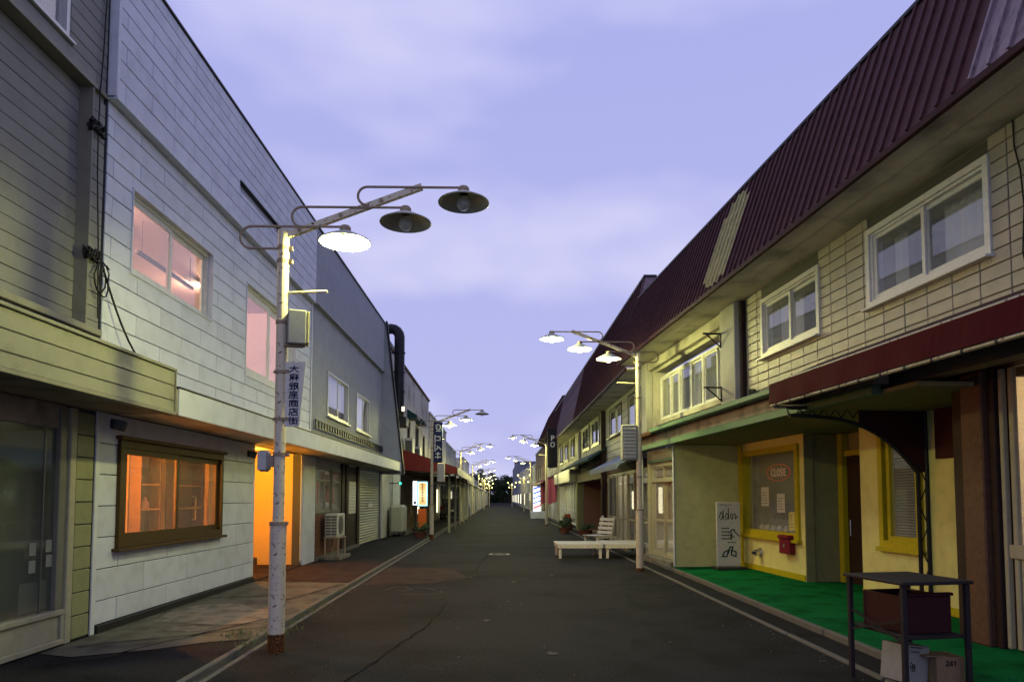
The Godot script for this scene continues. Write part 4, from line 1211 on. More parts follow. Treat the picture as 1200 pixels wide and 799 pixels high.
func tiled_building():
	var b := thing("shop_building", "tile-fronted upper storey with white sliding windows under a maroon sheet mansard roof", "building", TR)
	var w2 := [4.25, 6.0, 3.9, 5.04]
	var w1 := [7.13, 9.03, 3.93, 5.04]
	var op := [-1.65, 2.75, 3.42, 4.74]
	put(b, "wall", wall_mesh(3.67, 12.0, 2.9, 5.06, -0.22, -0.012, [w1, w2]), "tile_joint")
	var rows := [3.1]
	while rows[-1] < 4.95: rows.append(rows[-1] + 0.14)
	panels(b, "tile", 3.7, 11.0, rows, [3.7], 0.37, [w1, w2], -0.011, 0.006, 0.012, "tile_%d", 0.005)
	for w in [w1, w2]:
		var top: float = w[2] + 0.93
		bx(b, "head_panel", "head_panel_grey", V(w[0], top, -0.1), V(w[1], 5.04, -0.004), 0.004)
		var m := MB.new()
		ring(m, w[0] - 0.02, w[1] + 0.02, w[2] - 0.02, top + 0.03, -0.05, 0.03, 0.07)
		put(b, "window_surround", m.done(), "white_frame")
		bx(b, "window_sill", "white_frame", V(w[0] - 0.04, w[2] - 0.05, 0.0), V(w[1] + 0.04, w[2] - 0.022, 0.1), 0.005)
		window(b, w[0] + 0.05, w[1] - 0.05, w[2] + 0.05, top - 0.04, 0.0, 2, "white_frame", "glass", {"fw": 0.03, "sw": 0.05, "dp": 0.14, "room": "room_mid", "deep": 0.5, "curtain": [[w[0] + 0.12, w[0] + 0.85, "lace"], [w[1] - 0.5, w[1] - 0.3, "beige_curtain"]] if w == w2 else [[w[0] + 0.95, w[1] - 0.12, "curtain"], [w[0] + 0.12, w[0] + 0.3, "curtain"]]})
	# plastered bay with the long window
	put(b, "plaster_wall", wall_mesh(-2.4, 3.655, 2.9, 5.06, -0.3, -0.02, [op]), "cream_wall")
	bx(b, "pier", "pale_wall", V(2.85, 3.0, -0.018), V(3.5, 5.05, 0.16), 0.01)
	bx(b, "pier", "pale_wall", V(-2.38, 3.0, -0.018), V(-1.95, 5.05, 0.16), 0.01)
	bx(b, "beam", "cream_wall", V(-1.94, 4.82, -0.018), V(2.84, 5.05, 0.1), 0.01)
	bx(b, "downpipe", "dark_timber", V(3.53, 2.9, 0.0), V(3.62, 5.05, 0.09), 0.02)
	var x0 := -1.6
	for k in 3:
		window(b, x0 + k * 1.45, x0 + k * 1.45 + 1.44, 3.5, 4.6, -0.1, 2, "white_frame", "glass", {"fw": 0.05, "sw": 0.045, "room": "room_dark", "deep": 0.6, "curtain": [[x0 + k * 1.45 + (0.08 if k == 1 else 0.72), x0 + k * 1.45 + (0.72 if k == 1 else 1.36), "lace"]]})
	bx(b, "sill_board", "cream_wall", V(-1.64, 3.38, -0.28), V(2.74, 3.49, 0.02), 0.006)
	for y in [3.62, 4.62]:
		var k := MB.new()
		k.bar(V(2.9, y, 0.16), V(2.9, y, 0.5), 0.025, 0.03)
		k.bar(V(2.9, y - 0.24, 0.17), V(2.9, y, 0.45), 0.02, 0.02)
		k.bar(V(2.9, y - 0.26, 0.17), V(2.9, y + 0.02, 0.17), 0.03, 0.02)
		put(b, "iron_bracket", k.done(), "black_trim")
	# soffit, eave and mansard
	bx(b, "soffit_board", "soffit", V(-2.4, 5.062, -0.3), V(12, 5.09, 0.40), 0.004)
	bx(b, "soffit_board", "soffit", V(-2.4, 5.055, 0.404), V(12, 5.085, 0.74), 0.004)
	bx(b, "eave_trim", "maroon_dark", V(-2.4, 5.03, 0.742), V(12, 5.10, 0.80), 0.006)
	var rise := 1.74
	var run := 0.6
	var sheet_m := mansard_sheet(0.2, rise, run)
	for i in 72:
		var x := -2.4 + i * 0.2
		var m := "maroon_sheet_%d" % rng.randi_range(0, 2)
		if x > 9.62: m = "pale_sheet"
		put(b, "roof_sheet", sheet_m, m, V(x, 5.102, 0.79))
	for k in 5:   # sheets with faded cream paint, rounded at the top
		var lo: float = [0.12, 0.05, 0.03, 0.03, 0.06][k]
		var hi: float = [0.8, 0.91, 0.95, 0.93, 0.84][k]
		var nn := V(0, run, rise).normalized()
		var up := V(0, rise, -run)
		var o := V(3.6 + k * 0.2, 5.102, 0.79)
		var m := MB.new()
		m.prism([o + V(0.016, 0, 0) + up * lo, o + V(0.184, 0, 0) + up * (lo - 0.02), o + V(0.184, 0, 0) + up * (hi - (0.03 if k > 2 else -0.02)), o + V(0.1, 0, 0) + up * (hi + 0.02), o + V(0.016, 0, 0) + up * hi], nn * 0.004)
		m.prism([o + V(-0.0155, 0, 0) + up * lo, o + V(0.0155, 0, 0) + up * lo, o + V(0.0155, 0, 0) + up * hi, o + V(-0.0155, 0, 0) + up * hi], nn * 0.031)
		put(b, "faded_strip", m.done(), "faded_and_lamplit_yellow")
	bx(b, "roof_coping", "dark_metal", V(-2.42, 5.1 + rise, 0.79 - run - 0.2), V(12, 5.15 + rise, 0.79 - run + 0.03), 0.006)
	bx(b, "roof_end", "maroon_dark", V(-2.44, 5.09, -0.3), V(-2.405, 5.1 + rise, 0.18), 0.004)
	# porch roof edge: green beam, shaded gap, green gutter
	bx(b, "porch_beam", "green_paint", V(-2.3, 2.78, 0.2), V(7.6, 2.9, 0.32), 0.006)
	bx(b, "porch_board", "soffit_wood", V(-2.4, 2.902, 0.1), V(7.6, 3.1, 0.3), 0.006)
	bx(b, "gutter", "green_paint", V(-0.6, 3.1, 0.34), V(6.1, 3.2, 0.5), 0.02)
	bx(b, "gutter", "rusty", V(-2.5, 3.06, 0.32), V(-0.62, 3.15, 0.47), 0.02)
	var pr := MB.new()
	pr.prism([V(-2.4, 3.12, 0.34), V(-2.4, 3.2, 0.34), V(-2.4, 3.32, -0.012), V(-2.4, 3.24, -0.012)], V(10.0, 0, 0))
	put(b, "porch_roof", pr.done(), "maroon_sheet_0")
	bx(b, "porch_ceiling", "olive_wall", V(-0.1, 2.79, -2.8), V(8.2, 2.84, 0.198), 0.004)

func porch_shop():
	var b := thing("porch_shop", "yellow-trimmed shop front set back behind a green carpeted porch", "building", TR)
	var wa := [0.2, 2.7, 0.8, 2.62]
	var wb := [5.1, 6.05, 0.86, 2.6]
	var zb := -1.41
	put(b, "back_wall", wall_mesh(-0.1, 2.85, 0, 2.79, zb - 0.18, zb, [[0.3, 2.6, 0.9, 2.52]]), "yellow_wall")
	put(b, "back_wall", wall_mesh(4.6, 8.0, 0, 2.79, zb - 0.18, zb, [wb]), "yellow_wall")
	bx(b, "side_wall", "yellow_wall", V(-0.14, 0.05, zb), V(0.0, 2.785, 0.1), 0.006)
	bx(b, "side_pipe", "white_trim", V(-0.02, 0.05, 0.102), V(0.03, 2.78, 0.14), 0.015)
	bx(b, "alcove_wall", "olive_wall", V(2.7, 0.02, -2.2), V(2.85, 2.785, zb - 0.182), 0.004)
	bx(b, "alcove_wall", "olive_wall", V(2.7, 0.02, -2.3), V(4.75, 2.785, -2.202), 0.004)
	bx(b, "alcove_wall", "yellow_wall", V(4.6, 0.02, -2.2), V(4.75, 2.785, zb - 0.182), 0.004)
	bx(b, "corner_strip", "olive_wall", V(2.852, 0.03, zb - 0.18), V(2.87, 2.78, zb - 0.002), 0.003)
	var dr := node(b, "door")
	bx(dr, "frame", "yellow_paint", V(2.86, 0.02, -2.2), V(3.0, 2.78, -2.06), 0.006)
	bx(dr, "frame", "yellow_paint", V(3.01, 2.36, -2.2), V(4.6, 2.46, -2.1), 0.006)
	bx(dr, "leaf", "dark_timber", V(3.02, 0.03, -2.2), V(4.58, 2.355, -2.15), 0.006)
	bx(dr, "handle", "chrome", V(3.12, 0.9, -2.148), V(3.15, 1.2, -2.11), 0.006)
	bx(b, "skirting", "yellow_paint", V(0.0, 0.055, zb + 0.001), V(2.84, 0.17, zb + 0.02), 0.005)
	bx(b, "skirting", "yellow_paint", V(4.61, 0.055, zb + 0.001), V(7.6, 0.17, zb + 0.02), 0.005)
	bx(b, "corner_post", "yellow_paint", V(0.02, 0.17, zb + 0.001), V(0.18, 2.78, zb + 0.03), 0.006)
	# display window
	var w := node(b, "window")
	var m := MB.new()
	ring(m, wa[0], wa[1], wa[2], wa[3], zb - 0.14, zb + 0.05, 0.12)
	put(w, "frame", m.done(), "yellow_paint")
	bx(w, "sill", "yellow_paint", V(0.18, 0.74, zb + 0.001), V(2.74, 0.8, zb + 0.1), 0.006)
	put(w, "pane", cbox(V(2.28, 1.6, 0.006), 0.001), "glass", V(1.45, 1.71, zb - 0.1))
	room(w, V(0.25, 0.85, zb - 1.6), V(2.65, 2.58, zb - 0.18), "room_mid")
	put(w, "window_blind", wall_mesh(0.34, 2.56, 0.95, 2.5, zb - 0.36, zb - 0.34), "blind_grey")
	var ne := thing("neon_sign", "dim red oval sign reading CLOSE inside the yellow-framed display window", "sign", TR * Transform3D(Basis(), V(1.3, 2.12, zb - 0.28)))
	m = MB.new()
	var el := []
	for i in 33: el.append(V(cos(TAU * i / 32) * 0.5, sin(TAU * i / 32) * 0.17, 0))
	m.tube(el, 0.014, 6, -1.0, false)
	put(ne, "oval_tube", m.done(), "neon_red")
	put(ne, "lettering", text_mesh("CLOSE", 0.22), "neon_letter", V(0, 0, 0.0))
	for q in [[0.85, 1.42, 0.34, 0.3, "paper"], [1.55, 1.3, 0.32, 0.28, "paper"], [2.02, 0.96, 0.24, 0.26, "paper_yellow"], [2.3, 0.95, 0.2, 0.24, "paper_yellow"]]:
		var pp := thing("window_notice", "%s sheet with printed lines behind the display window%s" % ["yellow" if q[4] != "paper" else "white", [" beside the pane edge", ", hung lower beside the other white sheet", ", the wider of two low yellow ones", ", the slimmer of two low yellow ones"][[0.85, 1.55, 2.02, 2.3].find(q[0])]], "notice", TR * Transform3D(Basis(), V(q[0], q[1], zb - 0.12)))
		bx(pp, "sheet", q[4], V(0, 0, 0), V(q[2], q[3] + 0.1, 0.004), 0.001)
		m = MB.new()
		for k in 5: m.box(V(0.04, 0.06 + k * 0.055, 0.0045), V(q[2] - rng.randf_range(0.04, 0.12), 0.072 + k * 0.055, 0.006))
		put(pp, "print", m.done(), "ink")
	for k in 7:
		m = MB.new()
		var r := 0.07 + 0.015 * (k % 2)
		m.lathe([Vector2(r * 0.7, 0), Vector2(r, 0.02), Vector2(r, 0.12), Vector2(r * 0.6, 0.15), Vector2(r * 0.6, 0.17), Vector2(0, 0.17)], Vector3.ZERO, 14)
		solo("glass_jar", m.done(), "frosted", "small glass jar lined up on the sill inside the display window", "jar", TR * Transform3D(Basis(), V(0.62 + k * 0.27, 0.855, zb - 0.24)), "jars on the display sill")
	# second window with a blind
	var v := node(b, "window")
	m = MB.new()
	ring(m, wb[0], wb[1], wb[2], wb[3], zb - 0.1, zb + 0.04, 0.1)
	put(v, "frame", m.done(), "yellow_paint")
	m = MB.new()
	ring(m, wb[0] + 0.15, wb[1] - 0.1, wb[2] + 0.1, wb[3] - 0.1, zb - 0.08, zb + 0.0, 0.07)
	put(v, "sash", m.done(), "yellow_paint")
	bx(v, "sill", "yellow_paint", V(wb[0] - 0.03, wb[2] - 0.06, zb + 0.001), V(wb[1] + 0.03, wb[2], zb + 0.09), 0.006)
	put(v, "pane", cbox(V(0.6, 1.45, 0.005), 0.001), "glass", V(5.6, 1.73, zb - 0.04))
	room(v, V(5.12, 0.88, zb - 1.6), V(6.03, 2.58, zb - 0.18), "room_dark")
	for k in 34:
		put(v, "slat", cbox(V(0.6, 0.004, 0.03), 0.001), "box_grey", V(5.6, 1.05 + k * 0.041, zb - 0.1), V(0.5, 0, 0))
	# porch floor
	var f := solo("porch_carpet", wall_floor(), "green_carpet", "", "", TR, "", "structure")
	# glazed door unit between the porch and the benches
	var g := thing("glazed_front", "glazed aluminium shop front with four tall panes beside the green porch", "shop front", TR)
	bx(g, "head", "beige_aluminium", V(-2.25, 2.45, -0.12), V(-0.16, 2.78, 0.02), 0.008)
	bx(g, "head_trim", "green_paint", V(-2.3, 2.47, 0.022), V(-0.16, 2.53, 0.05), 0.008)
	window(g, -2.2, -0.2, 0.16, 2.45, -0.02, 2, "beige_aluminium", "glass", {"fw": 0.09, "sw": 0.05, "rail": 1.05, "name": "door_unit"})
	bx(g, "transom", "beige_aluminium", V(-2.12, 1.98, -0.10), V(-0.28, 2.08, -0.001), 0.006)
	bx(g, "low_blind", "frosted", V(-2.08, 0.25, -0.14), V(-0.3, 1.02, -0.13), 0.002)
	bx(g, "step", "concrete_pale", V(-2.3, -0.03, -0.1), V(-0.16, 0.155, 0.18), 0.015)
	bx(g, "jamb", "beige_aluminium", V(-2.34, 0.0, -0.1), V(-2.21, 2.78, 0.03), 0.008)
	room(g, V(-2.2, 0.16, -2.2), V(-0.16, 2.6, -0.16), "room_mid")
	var lm := thing("table_lamp", "small orange lamp glowing behind the glazed shop front", "lamp", TR * Transform3D(Basis(), V(-0.55, 1.12, -1.0)))
	m = MB.new()
	m.lathe([Vector2(0.09, 0.0), Vector2(0.09, 0.01), Vector2(0.015, 0.03), Vector2(0.015, 0.2), Vector2(0, 0.2)], Vector3.ZERO, 12)
	put(lm, "stand", m.done(), "brown_timber")
	m = MB.new()
	m.lathe([Vector2(0.0, 0.2), Vector2(0.1, 0.2), Vector2(0.06, 0.38), Vector2(0, 0.38)], Vector3.ZERO, 14)
	put(lm, "shade", m.done(), "bulb_orange")
	glow(lm, V(0, 0.3, 0), Color(1, 0.62, 0.25), 0.35, 0.05)
	var tb := thing("side_table", "small dark table carrying the orange lamp behind the glazed front", "table", TR * Transform3D(Basis(), V(-0.55, 0.16, -1.0)))
	bx(tb, "table_top", "brown_timber", V(-0.3, 0.92, -0.25), V(0.3, 0.955, 0.25), 0.006)
	for q in [[-0.27, -0.22], [0.23, -0.22], [-0.27, 0.18], [0.23, 0.18]]:
		bx(tb, "leg", "brown_timber", V(q[0], 0, q[1]), V(q[0] + 0.04, 0.92, q[1] + 0.04), 0.004)
	# curved white pipe by the lamp post
	m = MB.new()
	m.tube([V(-2.55, 0.05, 0.12), V(-2.55, 2.3, 0.12), V(-2.53, 2.6, 0.13), V(-2.46, 2.72, 0.16), V(-2.38, 2.76, 0.2)], 0.045, 10)
	solo("rain_pipe", m.done(), "white_trim", "white rain pipe with a bent top beside the glazed shop front", "pipe", TR)

func wall_floor() -> ArrayMesh:   # the raised porch floor: its street edge follows the kerb
	var m := MB.new()
	var inv := TR.affine_inverse()
	var pts := []
	for p in [V(3.87, 0, -15.35), V(3.87, 0, -5.5), V(7.3, 0, -5.5), V(7.3, 0, -15.35)]:
		pts.append(inv * p)
	m.prism([pts[0], pts[1], pts[2], pts[3]], V(0, 0.05, 0))
	return m.done()

func near_shop():
	# awning of maroon cloth on a pipe frame, with an arched lattice gate at its far end
	var a := thing("awning", "maroon cloth awning on a grey pipe frame beyond the green porch", "awning", TR)
	var m := MB.new()
	m.prism([V(6.06, 3.12, 0.78), V(6.06, 3.14, 0.78), V(6.06, 3.47, 0.01), V(6.06, 3.45, 0.01)], V(6.0, 0, 0))
	put(a, "roof_cloth", m.done(), "maroon_dark")
	m = MB.new()   # valance with slight waves
	var n := 60
	for i in n:
		var xa := 6.06 + 6.0 * i / n
		var xb := 6.06 + 6.0 * (i + 1) / n
		var za := 0.80 + 0.006 * sin(i * 0.9)
		var zb := 0.80 + 0.006 * sin((i + 1) * 0.9)
		m.quad(V(xa, 2.87, za), V(xb, 2.87, zb), V(xb, 3.14, 0.79), V(xa, 3.14, 0.79))
	put(a, "valance", m.done(), "maroon_cloth")
	m = MB.new()
	m.prism([V(6.055, 2.87, 0.79), V(6.055, 3.14, 0.79), V(6.055, 3.45, 0.0), V(6.055, 2.87, 0.0)], V(0.01, 0, 0))
	put(a, "side_cloth", m.done(), "maroon_cloth")
	m = MB.new()
	m.tube([V(6.08, 2.85, 0.77), V(12.0, 2.85, 0.77)], 0.022, 8)
	put(a, "front_pipe", m.done(), "pipe_grey")
	m = MB.new()
	m.tube([V(6.1, 3.15, 0.76), V(12.0, 3.15, 0.76)], 0.02, 8)
	put(a, "top_pipe", m.done(), "pipe_grey")
	m = MB.new()
	m.tube([V(6.1, 2.83, 0.76), V(6.2, 2.86, -1.3)], 0.02, 8)
	m.tube([V(6.1, 2.9, 0.76), V(6.2, 2.93, -1.3)], 0.014, 8)
	m.tube([V(6.19, 2.86, -1.25), V(6.19, 3.3, -1.25)], 0.018, 8)
	put(a, "side_pipe", m.done(), "pipe_grey")
	for k in 16:
		m = MB.new()
		var x := 6.25 + k * 0.37
		m.tube([V(x - 0.012, 2.85, 0.77), V(x + 0.012, 2.85, 0.77)], 0.03, 8)
		put(a, "lacing", m.done(), "dark_metal")
	m = MB.new()
	m.prism([V(6.2, 2.88, -1.35), V(6.2, 3.3, -1.35), V(6.2, 3.3, 0.0), V(6.2, 2.95, 0.6), V(6.2, 2.88, 0.6)], V(0.012, 0, 0))
	put(a, "inner_cloth", m.done(), "maroon_dark")
	# arch
	var g := thing("lattice_arch", "dark steel lattice arch and post with a maroon spandrel at the porch end", "arch", TR)
	m = MB.new()
	var pts := []
	var pts2 := []
	for i in 25:
		var t := float(i) / 24
		var z := lerpf(0.55, -1.26, t)
		var y := 2.68 - 0.75 * pow(t, 3.2) + 0.03 * (1 - t)
		pts.append(V(6.16, y, z))
		pts2.append(V(6.16, minf(y + 0.1 + 0.35 * t, 2.83), minf(z + 0.06, 0.6)))
	pts.append(V(6.16, 0.06, -1.26))
	m.tube(pts, 0.028, 8)
	put(g, "arch_bar", m.done(), "black_trim")
	m = MB.new()
	m.tube([V(6.16, 0.06, -1.39), V(6.16, 2.85, -1.39)], 0.028, 8)
	put(g, "post_bar", m.done(), "black_trim")
	m = MB.new()
	m.tube([V(6.16, 2.81, -1.39), V(6.16, 2.81, 0.6), V(6.16, 2.70, 0.56)], 0.02, 8)
	put(g, "top_bar", m.done(), "black_trim")
	var y := 0.1
	var s := 0
	while y < 1.9:
		m = MB.new()
		m.tube([V(6.16, y, -1.26 if s % 2 else -1.39), V(6.16, y + 0.28, -1.39 if s % 2 else -1.26)], 0.009, 6)
		put(g, "lacing_rod", m.done(), "black_trim")
		y += 0.28
		s += 1
	for k in 6:
		m = MB.new()
		var z := 0.5 - k * 0.17
		m.tube([V(6.16, 2.69, z), V(6.16, 2.8, z - 0.085), V(6.16, 2.68, z - 0.17)], 0.009, 6)
		put(g, "lacing_rod", m.done(), "black_trim")
	m = MB.new()
	var sp := [V(6.15, 2.8, -1.25)]
	for i in range(12, 25):
		sp.append(pts[i] + V(-0.01, 0.02, 0))
	sp.append(V(6.15, 1.93, -1.25))
	var poly := []
	for i in range(13, 25): poly.append(V(6.15, pts[i].y + 0.01, pts[i].z))
	poly.append(V(6.15, 1.95, -1.38))
	poly.append(V(6.15, 2.8, -1.38))
	poly.append(V(6.15, 2.8, pts[13].z))
	m.prism(poly, V(0.012, 0, 0))
	put(g, "spandrel", m.done(), "maroon_dark")
	# the near shop front itself
	var b := thing("timber_shop", "dark brown timbered shop front with a pale curtained door", "building", TR)
	bx(b, "post", "brown_timber", V(7.98, 0.05, -0.75), V(8.28, 3.4, -0.45), 0.015)
	bx(b, "post", "dark_timber", V(7.66, 0.05, -0.85), V(7.96, 3.4, -0.6), 0.015)
	bx(b, "post", "dark_timber", V(8.285, 0.05, -0.75), V(8.37, 3.4, -0.52), 0.01)
	bx(b, "header", "dark_timber", V(8.0, 2.96, -0.7), V(12, 3.42, -0.46), 0.01)
	bx(b, "added_dark_panel", "maroon_dark", V(6.35, 2.12, -1.405), V(7.95, 2.785, -1.37), 0.01)  # dark panel added to darken the bright wall top under the awning
	bx(b, "infill", "dark_timber", V(7.0, 2.86, -1.6), V(12, 3.45, -0.76), 0.01)
	bx(b, "lean_roof", "soffit_wood", V(6.5, 3.46, -3.2), V(12, 3.54, -0.23), 0.01)
	bx(b, "end_wall", "pale_wall", V(7.6, 0.05, -1.4), V(7.72, 2.95, -0.86), 0.006)
	var d := node(b, "door")
	bx(d, "stile", "beige_aluminium", V(8.38, 0.06, -0.62), V(8.43, 2.94, -0.56), 0.008)
	bx(d, "stile", "beige_aluminium", V(8.46, 0.06, -0.66), V(8.52, 2.94, -0.6), 0.008)
	bx(d, "rail", "beige_aluminium", V(8.435, 0.98, -0.64), V(12.0, 1.12, -0.57), 0.008)
	put(d, "pane", cbox(V(3.3, 1.8, 0.006), 0.001), "glass", V(10.18, 2.04, -0.63))
	bx(d, "low_panel", "beige_aluminium", V(8.525, 0.08, -0.66), V(12.0, 0.97, -0.62), 0.006)
	drape(d, 8.5, 11.9, 1.14, 2.92, -0.8, "beige_curtain")
	room(b, V(8.4, 0.06, -3.0), V(12.0, 2.96, -0.7), "room_white")
	var li := thing("ceiling_lamp", "warm lamp lighting the curtained room of the dark timbered shop", "lamp", TR * Transform3D(Basis(), V(9.6, 2.75, -1.7)))
	m = MB.new()
	m.lathe([Vector2(0, 0), Vector2(0.08, 0.01), Vector2(0.1, 0.06), Vector2(0.1, 0.1), Vector2(0, 0.1)], Vector3.ZERO, 16)
	put(li, "globe", m.done(), "bulb_orange")
	bx(li, "mount", "white_frame", V(-0.05, 0.102, -0.05), V(0.05, 0.21, 0.05), 0.004)
	glow(li, V(0, 0.05, 0), Color(1, 0.84, 0.6), 2.6, 0.05)

# ------------------------------------------------------------------ buildings further along
func block(T: Transform3D, called: String, label: String, x0: float, x1: float, h: float, m: String, wins: Array, o := {}) -> Node3D:
	# a terrace building: front wall with built windows, end walls, flat roof; x runs along the street
	var b := thing(called, label, "building", T, o.get("group", ""))
	put(b, "wall", wall_mesh(x0, x1, o.get("from", 0.0), h, -0.25, 0.0, wins), m)
	var dp: float = o.get("deep", 7.0)
	bx(b, "end_wall", m, V(x0, 0, -dp), V(x0 + 0.2, h, -0.252), 0.01)
	bx(b, "end_wall", m, V(x1 - 0.2, 0, -dp), V(x1, h, -0.252), 0.01)
	bx(b, "roof", "dark_metal", V(x0 + 0.201, h - 0.3, -dp), V(x1 - 0.201, h - 0.2, -0.252), 0.01)
	bx(b, "coping", o.get("coping", "white_trim"), V(x0 - 0.05, h + 0.002, -0.4), V(x1 + 0.05, h + 0.12, 0.08), 0.01)
	for w in wins:
		window(b, w[0], w[1], w[2], w[3], -0.06, 2, o.get("frame", "aluminium"), "glass", {"fw": 0.06, "sw": 0.05, "room": w[4] if w.size() > 4 else "room_dark", "deep": 0.8, "sill": 0.1})
	return b

func far_buildings_with_canopy():
	var T := Transform3D(Basis(V(0, 0, -1), V(0, 1, 0), V(1, 0, 0)), V(-4.6, 0, -26.8))
	var b := block(T, "terrace_building", "cream two-storey building with the black exhaust duct and wall units", 0.2, 18.0, 7.9, "pale_wall", [[7.6, 8.8, 4.0, 5.5], [10.8, 12.6, 4.1, 5.6], [14.5, 16.0, 4.0, 5.4]], {"frame": "dark_metal", "coping": "brown_wall"})
	bx(b, "roof_box", "grey_wall", V(1.0, 8.03, -2.0), V(6.0, 8.7, -0.3), 0.02)
	bx(b, "door_post", "white_trim", V(3.0, 0, 0.005), V(3.3, 2.6, 0.3), 0.01)
	bx(b, "step", "kerb", V(2.5, -0.01, 0.302), V(4.5, 0.16, 0.7), 0.02)
	bx(b, "dark_front", "maroon_dark", V(3.5, 0, 0.005), V(5.6, 2.7, 0.15), 0.01)
	bx(b, "low_front", "brown_wall", V(5.7, 0, 0.005), V(17.9, 3.0, 0.12), 0.01)
	for k in 3:
		bx(b, "front_pane", "shop_glow" if k == 1 else "room_mid", V(8.0 + k * 3.2, 0.7, 0.122), V(8.6 + k * 3.2, 2.2, 0.14), 0.01)
	var d := thing("exhaust_duct", "black looped exhaust duct rising over the roof behind the wing wall", "duct", T)
	var m := MB.new()
	var pts := [V(0.9, 4.85, 0.55), V(0.9, 8.0, 0.55)]
	for i in 9:
		var a := PI * i / 8
		pts.append(V(0.9, 8.15 + sin(a) * 0.35, 0.2 + cos(a) * 0.35))
	pts.append(V(0.9, 8.0, -0.15))
	m.tube(pts, 0.21, 14)
	put(d, "pipe", m.done(), "duct")
	for y in [5.1, 5.9, 6.7, 7.5]:
		m = MB.new()
		m.tube([V(0.9, y - 0.03, 0.55), V(0.9, y + 0.03, 0.55)], 0.24, 14)
		m.bar(V(0.9, y, 0.4), V(0.9, y, 0.0), 0.05, 0.05)
		put(d, "band", m.done(), "duct")
	bx(d, "fan_box", "duct", V(0.55, 4.45, 0.2), V(1.25, 4.848, 0.9), 0.03)
	var fl := thing("flood_lamp", "small white flood lamp on the black exhaust duct", "lamp", T * Transform3D(Basis(), V(0.62, 5.15, 0.72)))
	bx(fl, "case", "dark_metal", V(-0.1, -0.1, -0.16), V(0.08, 0.1, 0.1), 0.02)
	bx(fl, "lens", "shop_glow", V(-0.13, -0.09, 0.0), V(-0.102, 0.09, 0.1), 0.005)
	for q in [[6.2, 3.55, 0.9, "white wall-hung air conditioner unit on the cream building near its first window"], [9.2, 3.5, 0.75, "white wall-hung air conditioner unit between two windows of the cream building"]]:
		var ac := thing("air_conditioner", q[3], "air conditioner", T * Transform3D(Basis(), V(q[0], q[1], 0.12)), "wall-hung units")
		bx(ac, "case", "box_white", V(-0.4, 0, 0), V(0.4, q[2], 0.38), 0.02)
		bx(ac, "grille", "grille", V(-0.43, 0.12, 0.04), V(-0.402, q[2] - 0.12, 0.34), 0.01)
		bx(ac, "bracket", "dark_metal", V(-0.35, -0.05, -0.12), V(0.35, -0.002, 0.3), 0.005)
	for q in [[8.2, 5.6], [11.7, 5.7]]:
		m = MB.new()
		m.prism([V(q[0] - 0.7, q[1], 0.0), V(q[0] - 0.7, q[1], 0.5), V(q[0] - 0.7, q[1] + 0.15, 0.5), V(q[0] - 0.7, q[1] + 0.45, 0.0)], V(1.4, 0, 0))
		solo("window_hood", m.done(), "dark_green", "small dark green hood over %s upper window of the cream building" % ("the first" if q[0] < 9 else "the second"), "awning", T)
	# red canopy over the pavement
	var c := thing("canopy", "long red cloth canopy with pale edge on posts over the pavement", "canopy", T)
	m = MB.new()
	m.prism([V(3.2, 3.82, 0.0), V(3.2, 3.74, 0.0), V(3.2, 2.82, 2.76), V(3.2, 2.9, 2.8)], V(20.0, 0, 0))
	put(c, "roof_cloth", m.done(), "red_cloth")
	m = MB.new()
	m.prism([V(3.17, 3.84, 0.0), V(3.17, 2.85, 0.0), V(3.17, 2.62, 2.76), V(3.17, 2.92, 2.8)], V(0.03, 0, 0))
	put(c, "gable_cloth", m.done(), "red_cloth")
	bx(c, "edge_board", "plate_white", V(3.2, 2.6, 2.8), V(23.2, 2.93, 2.83), 0.01)
	for k in 5:
		bx(c, "post", "beige_aluminium", V(4.5 + k * 4.4, -0.006, 2.3), V(4.6 + k * 4.4, 2.9, 2.4), 0.01)
		bx(c, "cross_beam", "brown_timber", V(4.5 + k * 4.4, 2.62, 0.13), V(4.6 + k * 4.4, 2.72, 2.3), 0.01)
	# lit signs under it
	for q in [[0.96, 1.22, 1.0, "tall lit sign with white border and orange lettering under the red canopy"], [0.78, 1.25, 0.28, "slim lit sign with white border behind the orange lettered sign"]]:
		var wd: float = 0.42 if q[2] > 0.5 else 0.2
		var s := thing("lit_sign", q[3], "sign", T * Transform3D(Basis(V(0, 1, 0), PI * -0.5), V(2.4 if q[2] > 0.5 else 2.9, q[1], 1.38 if q[2] > 0.5 else 1.0)))
		bx(s, "case", "black_trim", V(-wd * 0.5 - 0.02, 0, -0.1), V(wd * 0.5 + 0.02, 1.08, 0.1), 0.01)
		bx(s, "lit_border", "sign_teal_lit" if q[2] > 0.5 else "sign_white_lit", V(-wd * 0.5, 0.02, 0.101), V(wd * 0.5, 1.06, 0.12), 0.005)
		bx(s, "lit_face", "sign_warm_lit" if q[2] > 0.5 else "navy", V(-wd * 0.5 + 0.055, 0.075, 0.121), V(wd * 0.5 - 0.055, 1.0, 0.126), 0.002)
		m = MB.new()
		for k in 4:
			strokes([[[1, 1], [9, 1]], [[5, 0], [5, 9]], [[2, 5], [8, 5]], [[1, 9], [9, 9]]], 0.018, 0.022, V(0, 0.88 - k * 0.2, 0.128), V(1, 0, 0), V(0, -1, 0), m)
		put(s, "lettering", m.done(), "brown_wall" if q[2] > 0.5 else "sign_white_lit")
		bx(s, "leg", "black_trim", V(-0.03, -q[1], -0.03), V(0.03, -0.002, 0.03), 0.004)
		if q[2] > 0.5:
			bx(s, "low_panel", "cone_orange", V(-0.2, -0.95, 0.035), V(0.16, -0.1, 0.06), 0.005)
			glow(s, V(0, 0.5, 0.35), Color(0.75, 0.95, 1.0), 0.1, 0.2)
